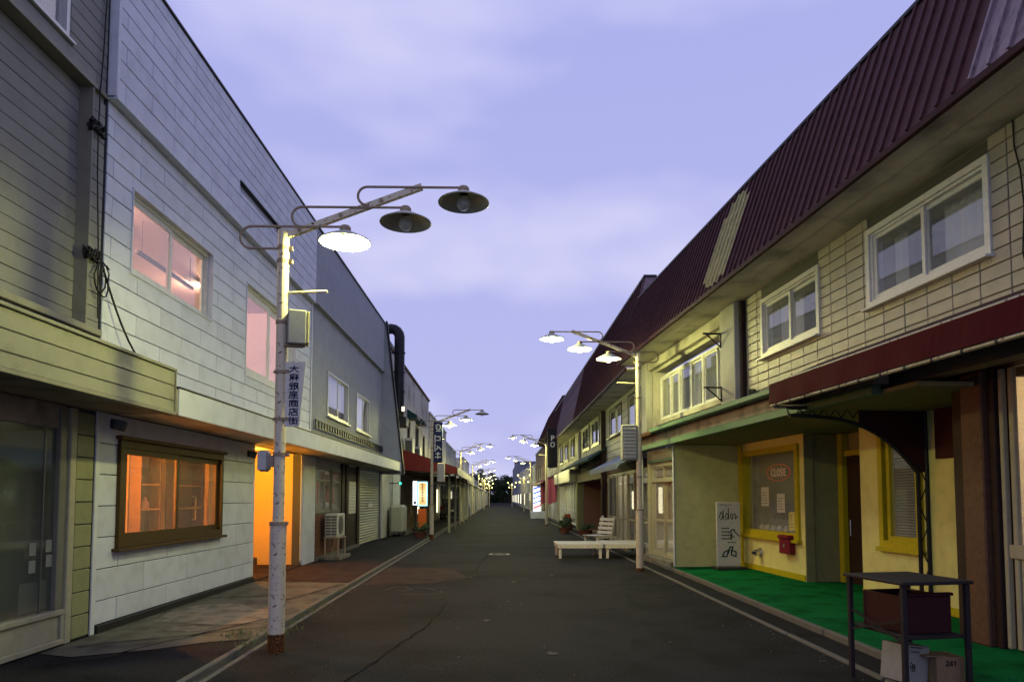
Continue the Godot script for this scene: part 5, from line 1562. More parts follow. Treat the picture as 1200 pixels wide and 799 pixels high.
	var gl := thing("green_lamp", "small green lamp glowing by the door of the cream building", "lamp", T * Transform3D(Basis(), V(2.2, 2.2, 0.45)))
	m = MB.new()
	m.lathe([Vector2(0, -0.06), Vector2(0.055, 0), Vector2(0, 0.06)], Vector3.ZERO, 12)
	put(gl, "bulb", m.done(), "light_green")
	bx(gl, "arm", "dark_metal", V(-0.02, -0.02, -0.45), V(0.02, 0.02, -0.06), 0.003)
	# the row beyond
	var defs := [[18.6, 33.0, 7.2, "pale_wall", "pale building behind the far part of the red canopy"], [33.4, 47.0, 6.4, "blue_wall", "blue-grey block with a roof tank past the red canopy"], [47.5, 62.0, 5.6, "grey_wall", "grey arcade building past the blue-grey block"], [62.5, 80.0, 6.8, "pale_wall", "taller pale arcade building far along the street"], [80.5, 104.0, 5.2, "grey_wall", "low grey building near the street's end on the arcade side"], [105.0, 135.0, 5.0, "pale_wall", "last low pale building on the arcade side"]]
	for q in defs:
		var ws := []
		var x: float = q[0] + 1.5
		while x < q[1] - 2.5:
			ws.append([x, x + 1.6, 3.6, 4.7, "room_peach" if rng.randf() < 0.15 else "room_dark"])
			x += 3.6
		var bb := block(T, "terrace_building", q[4], q[0], q[1], q[2], q[3], ws)
		x = q[0] + 0.5
		var k := 0
		while x < q[1] - 3.0:
			var mm: String = "shop_glow" if k % 3 == 1 else "room_mid"
			bx(bb, "shop_front", mm, V(x, 0.5, 0.002), V(x + 2.4, 2.2, 0.05), 0.01)
			bx(bb, "pier", q[3], V(x + 2.5, 0, 0.002), V(x + 2.9, 2.6, 0.2), 0.01)
			k += 1
			x += 3.2
		if q[0] > 18:
			bx(bb, "arcade_roof", "plate_white" if q[0] > 40 else "pale_wall", V(q[0], 2.7, 0.08), V(q[1], 2.9, 2.3), 0.02)
			x = q[0] + 0.6
			while x < q[1]:
				bx(bb, "arcade_post", "aluminium", V(x, -0.006, 2.1), V(x + 0.12, 2.698, 2.22), 0.01)
				x += 4.5
	var tk := thing("roof_tank", "pale water tank on the roof of the blue-grey block", "tank", T * Transform3D(Basis(), V(37.0, 6.2, -1.5)))
	m = MB.new()
	m.lathe([Vector2(0.8, 0.0), Vector2(0.8, 1.2), Vector2(0.3, 1.45), Vector2(0, 1.5)], Vector3.ZERO, 16)
	put(tk, "vessel", m.done(), "blue_wall")

func far_buildings_with_mansard():
	var T := Transform3D(Basis(V(0, 0, 1), V(0, 1, 0), V(-1, 0, 0)), V(4.1, 0, -17.75))
	# x is minus the distance from the glazed front
	var b := thing("terrace_building", "clapboard and plaster terrace under a long maroon mansard past the low benches", "building", T)
	var wa := [[-7.2, -4.7, 3.75, 4.8], [-3.6, -1.6, 3.65, 4.8]]
	var wb := [[-11.8, -9.6, 3.75, 4.9], [-15.1, -12.7, 3.75, 4.9]]
	var wc := [[-20.5, -18.5, 3.7, 4.9], [-24.0, -21.8, 3.7, 4.9], [-27.0, -25.2, 3.7, 4.9]]
	put(b, "wall", wall_mesh(-8.0, 0.0, 2.7, 4.96, -0.3, -0.03, wa), "clapboard_1")
	var rows := [2.8]
	while rows[-1] < 4.8: rows.append(rows[-1] + 0.235)
	panels(b, "board", -8.0, -0.02, rows, [-8.0], 8.0, wa, -0.029, 0.0, 0.012, "clapboard_%d", 0.008)
	put(b, "wall", wall_mesh(-28.3, -8.1, 2.7, 4.96, -0.3, 0.0, wb + wc), "cream_wall")
	bx(b, "downpipe", "dark_timber", V(-8.15, 0, 0.02), V(-8.0, 4.9, 0.2), 0.03)
	bx(b, "downpipe", "pale_wall", V(-16.2, 2.7, 0.01), V(-16.05, 4.9, 0.12), 0.02)
	for w in wa:
		window(b, w[0], w[1], w[2], w[3], 0.02, 2, "dark_metal", "glass", {"fw": 0.07, "sash": "aluminium", "room": "room_dark", "sill": 0.12, "curtain": [[w[0] + 1.1, w[1] - 0.1, "lace"]]})
	for w in wb + wc:
		window(b, w[0], w[1], w[2], w[3], 0.04, 2, "dark_metal", "glass", {"fw": 0.12, "room": "room_dark", "deep": 0.5, "curtain": [[w[0] + 0.15, w[1] - 1.1, "lace"]]})
	bx(b, "soffit_board", "soffit", V(-28.3, 4.965, -0.3), V(0, 5.0, 0.72), 0.006)
	bx(b, "eave_trim", "maroon_dark", V(-28.3, 4.94, 0.722), V(0, 5.02, 0.78), 0.006)
	var s := mansard_sheet(0.4, 2.4, 0.55, 0.035)
	for i in 71:
		var x := -28.35 + i * 0.4
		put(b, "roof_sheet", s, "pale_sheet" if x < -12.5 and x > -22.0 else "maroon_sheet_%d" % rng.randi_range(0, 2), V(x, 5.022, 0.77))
	bx(b, "roof_coping", "dark_metal", V(-28.4, 7.425, -0.1), V(0.05, 7.5, 0.25), 0.01)
	bx(b, "roof_end", "pale_sheet", V(0.005, 5.03, -0.3), V(0.04, 7.42, 0.2), 0.004)
	var m := MB.new()
	m.prism([V(0.005, 5.02, 0.2), V(0.005, 5.02, 0.77), V(0.005, 7.42, 0.22), V(0.005, 7.42, 0.2)], V(0.03, 0, 0))
	put(b, "roof_end", m.done(), "pale_sheet")
	bx(b, "end_wall", "clapboard_0", V(0.005, 0, -6), V(0.06, 4.95, -0.3), 0.01)
	# ground floor: glazed shop, dark opening, lit shop
	bx(b, "shop_head", "brown_wall", V(-8.0, 2.45, -0.3), V(0.0, 2.7, 0.0), 0.01)
	for k in 4:
		window(b, -7.9 + k * 1.95, -6.0 + k * 1.95, 0.1, 2.44, -0.02, 2, "beige_aluminium", "glass", {"fw": 0.07, "sw": 0.05, "rail": 0.9, "room": "room_white" if k == 1 else "room_mid", "deep": 1.2, "name": "shop_window"})
	bx(b, "fascia_board", "brown_timber", V(-17.5, 2.35, -0.28), V(-8.2, 3.0, 0.04), 0.01)
	room(b, V(-17.4, 0, -6.5), V(-8.4, 2.35, -0.3), "room_wood", "dark_opening")
	bx(b, "pier", "olive_wall", V(-18.2, 0, -0.3), V(-17.5, 2.7, 0.02), 0.01)
	bx(b, "fascia_board", "plate_white", V(-28.2, 2.45, -0.1), V(-18.2, 3.1, 0.35), 0.01)
	for k in 4:
		window(b, -28.0 + k * 2.45, -25.7 + k * 2.45, 0.1, 2.44, -0.02, 2, "white_frame", "frosted", {"fw": 0.07, "sw": 0.05, "rail": 0.9, "room": "room_white", "deep": 1.4, "name": "shop_window"})
	for k in 2:
		var l := thing("ceiling_lamp", "lit tube lamp inside the bright white-fronted shop", "lamp", T * Transform3D(Basis(), V(-26.0 + k * 4.9, 2.25, -0.8)), "tube lamps of the bright shop")
		bx(l, "case", "white_frame", V(-0.4, 0, -0.06), V(0.4, 0.06, 0.06), 0.01)
		m = MB.new()
		m.tube([V(-0.2, -0.03, 0), V(0.2, -0.03, 0)], 0.025, 8)
		put(l, "tube", m.done(), "bulb_lit")
		glow(l, V(0, -0.03, 0), Color(1, 0.97, 0.85), 1.6, 0.05)
	var pl := thing("ceiling_lamp", "lit lamp inside the glazed shop behind the white slatted chair", "lamp", T * Transform3D(Basis(), V(-4.95, 2.2, -0.6)))
	m = MB.new()
	m.lathe([Vector2(0, 0), Vector2(0.07, 0.02), Vector2(0.09, 0.08), Vector2(0, 0.12)], Vector3.ZERO, 14)
	put(pl, "globe", m.done(), "bulb_lit")
	bx(pl, "mount", "white_frame", V(-0.04, 0.122, -0.04), V(0.04, 0.23, 0.04), 0.004)
	glow(pl, V(0, 0.05, 0), Color(1, 0.93, 0.8), 0.5, 0.05)
	# canopies on this row
	m = MB.new()
	m.prism([V(-5.4, 2.36, 0.98), V(-5.4, 2.5, 1.0), V(-5.4, 3.0, 0.01), V(-5.4, 2.95, 0.01), V(-5.4, 2.45, 0.95)], V(5.3, 0, 0))
	solo("awning", m.done(), "blue_cloth", "pale blue sloping awning over the glazed shop by the benches", "awning", T)
	m = MB.new()
	m.prism([V(-19.0, 2.98, 0.7), V(-19.0, 3.06, 0.75), V(-19.0, 3.52, 0.01), V(-19.0, 3.45, 0.01)], V(11.2, 0, 0))
	solo("awning", m.done(), "dark_green", "dark green lean-to roof over the dark opening", "awning", T)
	m = MB.new()
	m.prism([V(-42.0, 2.5, 1.2), V(-42.0, 2.62, 1.2), V(-42.0, 3.3, 0.01), V(-42.0, 3.2, 0.01)], V(13.2, 0, 0))
	solo("awning", m.done(), "red_cloth", "red awning beneath the tall maroon roof", "awning", T)
	# tall maroon gable and the row beyond
	var g := block(T, "terrace_building", "tall building with a steep maroon roof facing down the street", -42.0, -28.5, 5.9, "cream_wall", [[-33.0, -31.0, 3.7, 5.0], [-37.0, -35.0, 3.7, 5.0]], {"coping": "maroon_dark"})
	m = MB.new()
	m.prism([V(-42.0, 6.05, 0.75), V(-42.0, 8.6, -0.35), V(-42.0, 8.6, -5.0), V(-42.0, 6.05, -5.0)], V(13.5, 0, 0))
	put(g, "mansard", m.done(), "maroon_sheet_0")
	var rb := mansard_sheet(0.5, 2.55, 1.1, 0.05)
	for i in 27:
		put(g, "roof_sheet", rb, "maroon_sheet_%d" % (i % 3), V(-42.0 + i * 0.5, 6.05, 0.765))
	for k in 8:
		bx(g, "gable_batten", "maroon_dark", V(-28.5, 6.06, -0.3 - k * 0.5), V(-28.46, 8.58, -0.26 - k * 0.5), 0.004)
	var defs := [[-57.0, -42.5, 6.2, "brown_wall", "dark brown building past the red awning"], [-74.0, -57.5, 5.2, "grey_wall", "grey low building past the dark brown one"], [-94.0, -75.0, 5.6, "pale_wall", "pale building far along, before the brick chimney"], [-125.0, -95.0, 6.0, "grey_wall", "far grey building before the blue-grey block with the chimney"], [-178.0, -126.0, 9.2, "blue_wall", "tall far blue-grey block with a brick chimney"]]
	for q in defs:
		var ws := []
		var x: float = q[0] + 1.5
		while x < q[1] - 2.5:
			ws.append([x, x + 1.6, 3.4, 4.6, "room_dark"])
			x += 3.8
		var bb := block(T, "terrace_building", q[4], q[0], q[1], q[2], q[3], ws)
		x = q[0] + 0.5
		var k := 0
		while x < q[1] - 3.0:
			bx(bb, "shop_front", "shop_glow" if k % 4 == 1 else "room_mid", V(x, 0.5, 0.002), V(x + 2.4, 2.2, 0.05), 0.01)
			k += 1
			x += 3.4
	var ch := thing("chimney", "brick red chimney standing at the far blue-grey building", "chimney", Transform3D(Basis(), V(5.0, 8.9, -190.0)))
	bx(ch, "stack", "brick_plain", V(-0.5, 0, -0.5), V(0.5, 2.6, 0.5), 0.02)
	bx(ch, "cap", "dark_metal", V(-0.6, 2.602, -0.6), V(0.6, 2.8, 0.6), 0.02)
	# striped barber sign
	var bs := thing("barber_sign", "lit white sign with blue and red diagonal stripes on a white plinth", "sign", Transform3D(Basis(), V(2.95, 0, -52.0)))
	bx(bs, "plinth", "white_trim", V(-0.5, 0, -0.4), V(0.75, 0.55, 0.4), 0.03)
	bx(bs, "lit_box", "sign_white_lit", V(-0.3, 0.56, -0.15), V(0.3, 2.45, 0.15), 0.02)
	for k in 5:
		m = MB.new()
		var y := 0.75 + k * 0.36
		m.prism([V(-0.29, y, 0.151), V(0.29, y + 0.22, 0.151), V(0.29, y + 0.34, 0.151), V(-0.29, y + 0.12, 0.151)], V(0, 0, 0.006))
		put(bs, "stripe", m.done(), "barber_red" if k == 0 else "barber_blue")
	glow(bs, V(0, 1.5, 0.6), Color(0.95, 0.97, 1.0), 0.5, 0.2)
	# pink banner
	for q in [[3.35, 49.0, "pink cloth banner hung beside the striped barber sign"], [3.6, 46.0, "pink cloth banner hung before the red awning"]]:
		var bn := thing("banner", q[2], "banner", Transform3D(Basis(V(0, 1, 0), 0.3), V(q[0], 0, -q[1])))
		m = MB.new()
		m.tube([V(-0.35, 0, 0), V(-0.35, 2.9, 0)], 0.02, 6)
		put(bn, "pole", m.done(), "aluminium")
		m = MB.new()
		for i in 8:
			var xa := -0.33 + i * 0.09
			m.quad(V(xa, 1.1 + i * 0.03, 0.04 * sin(i * 1.3)), V(xa + 0.09, 1.13 + i * 0.03, 0.04 * sin((i + 1) * 1.3)), V(xa + 0.09, 2.85, 0.04 * sin((i + 1) * 1.3)), V(xa, 2.85, 0.04 * sin(i * 1.3)))
		put(bn, "cloth", m.done(), "pink_cloth")

# ------------------------------------------------------------------ trees and plants
func crown(r: Vector3, n: int, leaf: float, sd: int) -> ArrayMesh:
	var g := RandomNumberGenerator.new()
	g.seed = sd
	var m := MB.new()
	var clumps := []
	for i in 14:
		var d := V(g.randfn(), g.randfn(), g.randfn()).normalized()
		clumps.append([d * r * g.randf_range(0.35, 0.85), g.randf_range(0.25, 0.45)])
	for i in n:
		var c: Array = clumps[g.randi_range(0, clumps.size() - 1)]
		var p: Vector3 = c[0] + V(g.randfn(), g.randfn(), g.randfn()).normalized() * r * c[1] * g.randf_range(0.5, 1.0)
		var a := V(g.randfn(), g.randfn(), g.randfn()).normalized() * leaf
		var b := V(g.randfn(), g.randfn(), g.randfn()).normalized() * leaf
		m.tri(p - a, p + b, p + a * 0.6 - b * 0.4)
	return m.done()

func street_end():
	var k := 0
	for q in [[-6.5, 206, 9.0, 5.5], [-2.6, 203, 7.6, 5.0], [0.8, 205, 8.2, 4.6], [3.2, 204, 8.8, 4.4], [-10.5, 208, 9.0, 6.0], [-4.5, 212, 10.5, 6.0], [1.8, 214, 10.0, 6.0]]:
		var t := thing("tree", "dark leafy tree closing the far end of the street", "tree", Transform3D(Basis(), V(q[0], 0, -q[1])), "trees at the end of the street")
		var m := MB.new()
		m.tube([V(0, -0.1, 0), V(0.1, q[2] * 0.35, 0), V(-0.1, q[2] * 0.6, 0.1)], 0.28, 8, 0.12)
		m.tube([V(0.1, q[2] * 0.35, 0), V(q[3] * 0.35, q[2] * 0.65, 0.2)], 0.12, 6, 0.04)
		m.tube([V(0.05, q[2] * 0.4, 0), V(-q[3] * 0.35, q[2] * 0.7, 0.1)], 0.12, 6, 0.04)
		put(t, "trunk", m.done(), "bark")
		put(t, "crown", crown(V(q[3] * 0.75, q[2] * 0.42, q[3] * 0.7), 1400, 0.42, 300 + k), "leaf_%d" % (k % 3), V(0, q[2] * 0.62, 0))
		k += 1
	end_hedge()

func end_hedge():
	var m := MB.new()
	m.box(V(-0.02, 0, -0.02), V(0.02, 0.5, 0.02))
	var h := thing("hedge", "dark hedge across the far end of the street under the trees", "hedge", Transform3D(Basis(), V(-2.0, 0, -216)))
	put(h, "stems", m.done(), "bark")
	put(h, "foliage", crown(V(15.0, 1.6, 1.5), 7000, 0.5, 900), "leaf_2", V(0, 1.3, 0))
	put(h, "foliage", crown(V(14.0, 1.4, 1.5), 7000, 0.5, 901), "leaf_0", V(0, 1.1, 0.5))

func potted(at: Vector3, label: String, h: float, r: float, flower: bool, sd: int):
	var t := thing("potted_plant", label, "plant", Transform3D(Basis(), at))
	var m := MB.new()
	m.lathe([Vector2(r * 0.55, 0), Vector2(r * 0.75, h * 0.4), Vector2(r * 0.8, h * 0.42), Vector2(r * 0.68, h * 0.42), Vector2(0, h * 0.38)], Vector3.ZERO, 14)
	put(t, "pot", m.done(), "brick_plain")
	put(t, "leaves", crown(V(r, h * 0.36, r), 260, 0.07, sd), "leaf_2", V(0, h * 0.68, 0))
	if flower:
		put(t, "blossom", crown(V(r * 0.9, h * 0.3, r * 0.9), 60, 0.05, sd + 9), "flower", V(0, h * 0.8, 0))

# ------------------------------------------------------------------ things on the street
func low_bench(x0: float, x1: float, z0: float, z1: float, label: String):
	var t := thing("low_bench", label, "bench", Transform3D(Basis(), V(0, 0, 0)))
	var n := 7
	for i in n:
		var a := lerpf(z0, z1, float(i) / n)
		var b := lerpf(z0, z1, float(i + 1) / n) + 0.006
		bx(t, "plank", "bench_white", V(x0, 0.355, b), V(x1, 0.385, a), 0.005)
	bx(t, "apron", "bench_white", V(x0 + 0.01, 0.27, z0 - 0.03), V(x1 - 0.01, 0.354, z0 - 0.002), 0.005)
	bx(t, "apron", "bench_white", V(x0 + 0.01, 0.27, z1 + 0.002), V(x1 - 0.01, 0.354, z1 + 0.03), 0.005)
	bx(t, "apron", "bench_white", V(x0 + 0.01, 0.27, z1 + 0.031), V(x0 + 0.038, 0.354, z0 - 0.031), 0.005)
	for x in [x0 + 0.04, x1 - 0.11]:
		for z in [z0 - 0.1, z1 + 0.032]:
			bx(t, "leg", "bench_white", V(x, 0.0, z), V(x + 0.07, 0.353, z + 0.067), 0.006)

func street_furniture():
	low_bench(1.55, 2.76, -17.95, -19.2, "white low plank bench standing out in the street")
	low_bench(2.80, 3.98, -17.95, -19.5, "white low plank bench butted against the lamp-post side of the other")
	# slatted chair
	var c := thing("slatted_chair", "white wooden chair with a slatted back behind the low benches", "chair", Transform3D(Basis(V(0, 1, 0), deg_to_rad(-62)), V(3.25, 0, -21.6)))
	for i in 5:
		bx(c, "seat_slat", "bench_white", V(-0.36, 0.4, -0.1 + i * 0.115), V(0.36, 0.425, 0.0 + i * 0.115), 0.005)
	for i in 4:
		var y := 0.5 + i * 0.135
		put(c, "back_slat", cbox(V(0.76, 0.1, 0.025), 0.005), "bench_white", V(0, y, -0.14 - i * 0.035), V(-0.26, 0, 0))
	for x in [-0.34, 0.29]:
		var m := MB.new()
		m.bar(V(x + 0.025, 0.0, -0.08), V(x + 0.025, 1.02, -0.31), 0.05, 0.05)
		put(c, "rear_leg", m.done(), "bench_white")
		bx(c, "front_leg", "bench_white", V(x, 0, 0.36), V(x + 0.05, 0.398, 0.41), 0.005)
		bx(c, "side_rail", "bench_white", V(x, 0.33, -0.11), V(x + 0.05, 0.397, 0.358), 0.005)
	# steel rack with a maroon crate and boxes
	var T := Transform3D(Basis(V(0, 1, 0), deg_to_rad(9)), V(3.46, 0.0, -5.78))
	var r := thing("steel_rack", "dark steel rack table standing on the kerb beside the porch", "rack", T)
	for q in [[-0.31, -0.34], [0.27, -0.34], [-0.31, 0.3], [0.27, 0.3]]:
		bx(r, "leg", "rack_metal", V(q[0], 0.07 if q[0] > 0 else 0.022, q[1]), V(q[0] + 0.04, 0.9, q[1] + 0.04), 0.005)
	bx(r, "top", "rack_metal", V(-0.33, 0.902, -0.36), V(0.33, 0.93, 0.36), 0.006)
	bx(r, "shelf", "rack_metal", V(-0.268, 0.47, -0.33), V(0.268, 0.495, 0.33), 0.005)
	var m := MB.new()
	m.bar(V(-0.29, 0.45, -0.3), V(-0.29, 0.62, 0.3), 0.015, 0.015)
	m.bar(V(-0.29, 0.62, -0.3), V(-0.29, 0.45, 0.3), 0.015, 0.015)
	put(r, "brace", m.done(), "rack_metal")
	var cr := thing("crate", "dull maroon crate on the shelf of the dark steel rack", "crate", T * Transform3D(Basis(), V(0, 0.496, 0)))
	bx(cr, "front", "crate_maroon", V(-0.22, 0, 0.2), V(0.23, 0.3, 0.23), 0.006)
	bx(cr, "back", "crate_maroon", V(-0.22, 0, -0.25), V(0.23, 0.3, -0.22), 0.006)
	bx(cr, "side", "crate_maroon", V(-0.22, 0, -0.219), V(-0.19, 0.3, 0.199), 0.006)
	bx(cr, "side", "crate_maroon", V(0.2, 0, -0.219), V(0.23, 0.3, 0.199), 0.006)
	bx(cr, "rim", "crate_maroon", V(-0.235, 0.301, 0.19), V(0.245, 0.325, 0.245), 0.006)
	var b1 := thing("carton", "white printed carton leaning under the steel rack", "box", T * Transform3D(Basis(V(0, 1, 0), 0.15) * Basis(V(0, 0, 1), -0.12), V(-0.06, 0.08, 0.05)))
	bx(b1, "body", "cardboard_white", V(-0.16, 0, -0.12), V(0.12, 0.3, 0.1), 0.006)
	m = MB.new()
	strokes([[[3, 1], [4, 2]], [[2, 4], [3, 7]], [[5, 3], [8, 3], [8, 7], [5, 7], [5, 3]], [[5, 5], [8, 5]], [[4, 9], [9, 9]]], 0.008, 0.008, V(-0.06, 0.13, 0.102), V(1, 0, 0), V(0, -1, 0), m)
	strokes([[[0, 2], [10, 2]], [[1, 5], [8, 5]]], 0.012, 0.007, V(-0.03, 0.25, 0.102), V(1, 0, 0), V(0, -1, 0), m)
	put(b1, "print", m.done(), "ink")
	var b2 := thing("carton", "brown carton marked 241 under the steel rack", "box", T * Transform3D(Basis(V(0, 1, 0), -0.12), V(0.2, 0.075, 0.14)))
	bx(b2, "body", "cardboard", V(-0.11, 0, -0.12), V(0.13, 0.225, 0.1), 0.006)
	bx(b2, "flap", "cardboard", V(-0.2, 0.226, -0.1), V(-0.02, 0.236, 0.09), 0.003)
	put(b2, "print", text_mesh("241", 0.06, 0.003), "ink", V(0.01, 0.175, 0.103))
	# the folding sign in the porch
	var S := TR * Transform3D(Basis(V(0, 1, 0), PI * 0.5), V(0.56, 0.05, -0.9))
	var s := thing("sign_stand", "cream standing sign with handwritten dark lettering and leaf drawings in the porch", "sign", S)
	bx(s, "board", "plate_white", V(-0.27, 0.06, -0.02), V(0.27, 1.45, 0.02), 0.012)
	bx(s, "foot", "dark_metal", V(-0.33, 0, -0.2), V(0.33, 0.055, 0.22), 0.01)
	m = MB.new()
	strokes([[[0, 6], [1, 3], [2.2, 4], [1.6, 6], [0.6, 7]], [[2.2, 2], [2.3, 6.8]], [[3.4, 6], [4, 3.6], [5, 4.4], [4.6, 6.4], [3.6, 6.6]], [[5, 1], [5.1, 6.6]], [[6.8, 3.8], [5.9, 5], [6.8, 6.6]], [[7.2, 6.5], [7.5, 4], [8.6, 4], [8.8, 6.5], [9.8, 5]]], 0.042, 0.016, V(0.0, 1.15, 0.0225), V(1, 0, 0), V(0, -1, 0), m)
	strokes([[[0.5, 1], [2, 0.6], [4, 1.2], [6.5, 0.8]]], 0.042, 0.01, V(0.0, 1.22, 0.0225), V(1, 0, 0), V(0, -1, 0), m)
	put(s, "title_lettering", m.done(), "ink")
	m = MB.new()
	for k in 4:
		var x := -0.16
		while x < [0.0, 0.04, 0.06, 0.08][k]:
			m.box(V(x, 0.87 - k * 0.075, 0.0205), V(x + 0.025, 0.9 - k * 0.075, 0.023))
			x += 0.036
	for k in 4: m.box(V(-0.02 + k * 0.05, 0.57, 0.0205), V(0.015 + k * 0.05, 0.59, 0.023))
	put(s, "small_lettering", m.done(), "ink")
	m = MB.new()
	strokes([[[0, 5], [2, 2], [5, 2]], [[4, 3], [7, 6], [9.5, 8]], [[2, 5], [1, 9], [4, 8]]], 0.024, 0.022, V(0.14, 0.78, 0.0225), V(1, 0, 0), V(0, -1, 0), m)
	strokes([[[0, 8], [1.5, 5], [4, 4], [3, 8], [0, 8]], [[4, 6], [5, 2], [7, 2], [6, 6]], [[6, 4], [9, 5], [9, 8], [6, 7], [6, 4]]], 0.034, 0.026, V(0.02, 0.38, 0.0225), V(1, 0, 0), V(0, -1, 0), m)
	put(s, "leaf_drawing", m.done(), "dark_green")
	# letter box and tap on the porch wall
	var zb := -1.41
	var mb := thing("letter_box", "red letter box with a silver keyhole plate below the yellow display window", "letter box", TR * Transform3D(Basis(), V(2.3, 0.52, zb + 0.002)))
	bx(mb, "case", "mail_red", V(-0.2, 0, 0), V(0.2, 0.3, 0.14), 0.02)
	bx(mb, "lid", "mail_red", V(-0.215, 0.285, -0.0), V(0.215, 0.36, 0.17), 0.025)
	m = MB.new()
	m.tube([V(0.02, 0.16, 0.14), V(0.02, 0.16, 0.15)], 0.035, 14)
	put(mb, "keyhole_plate", m.done(), "chrome")
	var tp := thing("wall_vent", "round chrome capped vent sticking out of the porch wall", "vent", TR * Transform3D(Basis(), V(1.05, 0.45, zb + 0.002)))
	m = MB.new()
	m.tube([V(0, 0, 0), V(0, 0, 0.03)], 0.1, 16)
	put(tp, "flange", m.done(), "chrome")
	m = MB.new()
	m.tube([V(0, 0, 0.03), V(0, -0.01, 0.14)], 0.07, 16)
	put(tp, "hood", m.done(), "chrome")
	m = MB.new()
	m.tube([V(0, -0.01, 0.14), V(0, -0.01, 0.2)], 0.03, 12)
	put(tp, "nozzle", m.done(), "dark_metal")
	# plants by the lit shop
	potted(V(3.35, 0, -33.0), "pot of orange flowers on the kerb by the dark opening", 0.75, 0.35, true, 41)
	potted(V(3.0, 0, -31.0), "dark leafy pot plant out beyond the flower pot", 0.6, 0.35, false, 42)
	potted(V(3.75, 0, -29.5), "spreading green pot plant against the dark opening", 0.5, 0.45, false, 43)
	potted(V(-3.1, 0, -27.2), "leafy pot plant at the foot of the lamp post with the blue sign", 0.6, 0.35, false, 44)
	var cn := thing("folding_sign", "orange wedge-shaped folding sign beside the flower pot", "sign", Transform3D(Basis(V(0, 1, 0), 0.5), V(3.55, 0, -35.0)))
	for k in [-1, 1]:
		m = MB.new()
		m.bar(V(0, 0, 0.18 * k), V(0, 0.75, 0.02 * k), 0.32, 0.02, V(0, 0, 1))
		put(cn, "leaf", m.done(), "cone_orange")
	# parked car under the canopy
	car(V(-3.3, 0, -50.5))

func car(at: Vector3):
	var t := thing("parked_car", "black car parked under the arcade past the red canopy", "car", Transform3D(Basis(), at))
	var m := MB.new()
	var side := [V(-0.85, 0.35, 2.0), V(-0.85, 0.35, -2.1), V(-0.85, 0.75, -2.1), V(-0.85, 0.95, -1.2), V(-0.85, 1.0, 1.95)]
	m.prism(side, V(1.7, 0, 0))
	put(t, "body", m.done(), "car_paint")
	m = MB.new()
	m.prism([V(-0.74, 1.0, 1.9), V(-0.74, 1.0, -1.0), V(-0.74, 1.5, -0.3), V(-0.74, 1.52, 1.5)], V(1.48, 0, 0))
	put(t, "cabin", m.done(), "car_paint")
	m = MB.new()
	m.quad(V(-0.62, 1.05, 1.9), V(0.62, 1.05, 1.9), V(0.58, 1.45, 1.64), V(-0.58, 1.45, 1.64))
	put(t, "rear_window", m.done(), "glass")
	for x in [-0.78, 0.56]:
		bx(t, "tail_light", "tail_light", V(x, 0.75, 2.001), V(x + 0.22, 0.95, 2.03), 0.01)
	bx(t, "number_plate", "letter_white", V(-0.17, 0.6, 2.002), V(0.17, 0.75, 2.02), 0.005)
	bx(t, "bumper", "dark_metal", V(-0.86, 0.32, 2.003), V(0.86, 0.52, 2.1), 0.03)
	for q in [[-0.87, -1.35], [0.67, -1.35], [-0.87, 1.3], [0.67, 1.3]]:
		m = MB.new()
		m.tube([V(q[0], 0.31, q[1]), V(q[0] + 0.2, 0.31, q[1])], 0.31, 18)
		var w := put(t, "wheel", m.done(), "tyre")
		m = MB.new()
		m.tube([V(q[0] - 0.004, 0.31, q[1]), V(q[0] + 0.204, 0.31, q[1])], 0.19, 14)
		put(w, "rim", m.done(), "chrome")

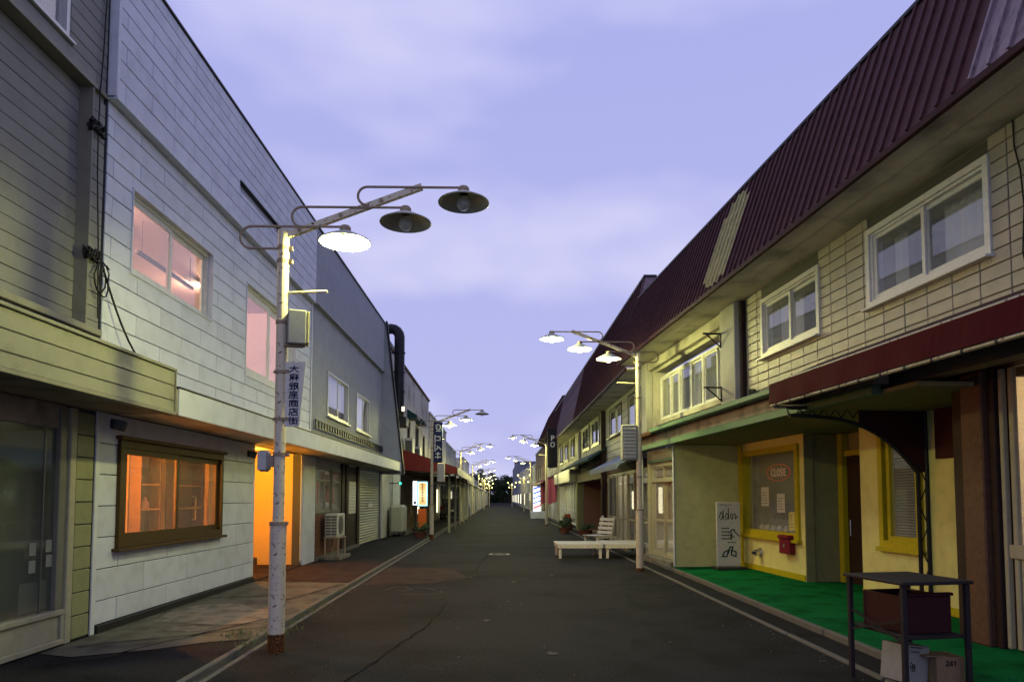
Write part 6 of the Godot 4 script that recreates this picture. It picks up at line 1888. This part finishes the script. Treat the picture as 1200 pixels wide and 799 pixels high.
func small_details():
	# cables down the pier of the grey building
	var m := MB.new()
	var z := 0.03
	m.tube([V(0.0, 9.4, z), V(-0.06, 8.6, z), V(-0.1, 7.9, z), V(-0.14, 7.4, z), V(-0.16, 6.9, z), V(-0.2, 6.4, z), V(-0.21, 5.9, z), V(-0.2, 5.4, z), V(-0.17, 5.0, z), V(-0.14, 4.6, z), V(-0.12, 4.2, z), V(-0.1, 3.7, z)], 0.008, 6)
	put_cable(m, "thin black cable running down the pier of the grey clapboard building")
	m = MB.new()
	var lp := []
	for i in 26:
		var a := TAU * i / 12.0
		lp.append(V(-0.12 + sin(a) * (0.1 + 0.01 * (i % 5)), 4.22 + cos(a) * 0.2 - i * 0.004, z + 0.004 * i))
	m.tube(lp, 0.009, 6)
	put_cable(m, "black cable coiled in loose loops on the pier of the grey building")
	m = MB.new()
	var sw := []
	for i in 15:
		var t := float(i) / 14
		sw.append(V(lerpf(-0.05, 0.95, t), lerpf(4.3, 3.13, t) - 0.3 * sin(PI * t) * (1.0 - 0.3 * t), lerpf(0.05, 0.25, t)))
	m.tube(sw, 0.013, 6)
	put_cable(m, "black cable sagging from the pier across the white wall to the sign top")
	for q in [[4.42, "tangled black cable clump on the lower part of the grey pier"], [5.95, "tangled black cable clump on the upper part of the grey pier"]]:
		m = MB.new()
		for k in 9:
			var pts := []
			var ph := rng.randf() * TAU
			for i in 9:
				pts.append(V(-0.33 + 0.03 * i + 0.03 * sin(i * 1.7 + ph), q[0] + 0.07 * sin(i * 1.1 + ph + k), 0.0 + 0.04 * cos(i * 1.3 + k) - 0.02 + 0.03))
			m.tube(pts, 0.012, 5)
		solo("cable_clump", m.done(), "cable", q[1], "cable", TL)
	# weeds in the gutter
	m = MB.new()
	for k in 420:
		var c: Array = [[-2.66, -8.6, 0.2, 0.7], [-2.62, -9.8, 0.1, 0.8], [-3.05, -8.1, 0.15, 0.25], [-2.72, -7.6, 0.1, 0.4], [-2.68, -12.0, 0.05, 1.5], [-2.5, -8.3, 0.14, 0.3]][rng.randi_range(0, 5)]
		var p := V(c[0] + rng.randfn() * c[2] * 0.5, 0.0, c[1] + rng.randfn() * c[3] * 0.5)
		var h := rng.randf_range(0.02, 0.085)
		var d := V(rng.randfn(), 0, rng.randfn()).normalized()
		var s := V(-d.z, 0, d.x) * 0.006
		m.tri(p - s, p + s, p + V(0, h, 0) + d * h * 0.7)
	tag(solo("weeds", m.done(), "leaf_2", "short green weeds growing along the gutter joints", "weeds", Transform3D(), "", "stuff"))
	# grit along both kerbs
	m = MB.new()
	for k in 320:
		var side := rng.randf() < 0.5
		var p := V(-2.5 + absf(rng.randfn()) * 0.12 if side else 3.3 - absf(rng.randfn()) * 0.1, 0.004, -rng.randf_range(4.5, 24.0))
		if rng.randf() < 0.25: p.x = rng.randf_range(-2.4, 3.2)
		var s := rng.randf_range(0.004, 0.014)
		m.boxt(Transform3D(Basis(V(0, 1, 0), rng.randf() * TAU), p), V(s * 1.6, s, s))
	solo("grit", m.done(), "grit", "loose grit and small stones scattered along the kerbs", "grit", Transform3D(), "", "stuff")
	m = MB.new()
	m.tube([V(9.35, 5.05, 0.02), V(9.36, 4.8, 0.025), V(9.42, 4.55, 0.03), V(9.44, 4.2, 0.025), V(9.4, 3.8, 0.02), V(9.5, 3.45, 0.05)], 0.008, 6)
	solo("cable", m.done(), "cable", "thin black cable hanging down the tiled wall past its larger window", "cable", TR)
	# plants on the awning edge of the tiled shop
	for q in [[4.5, "small dry weed tuft on the gutter under the smaller upper window"], [5.9, "dry weed tuft on the awning edge between the upper windows"]]:
		solo("weed_tuft", crown(V(0.16, 0.07, 0.06), 90, 0.05, int(q[0] * 10)), "leaf_1", q[1], "weed", TR * Transform3D(Basis(), V(q[0], 3.26, 0.3)))

func put_cable(m: MB, label: String):
	solo("cable", m.done(), "cable", label, "cable", TL)
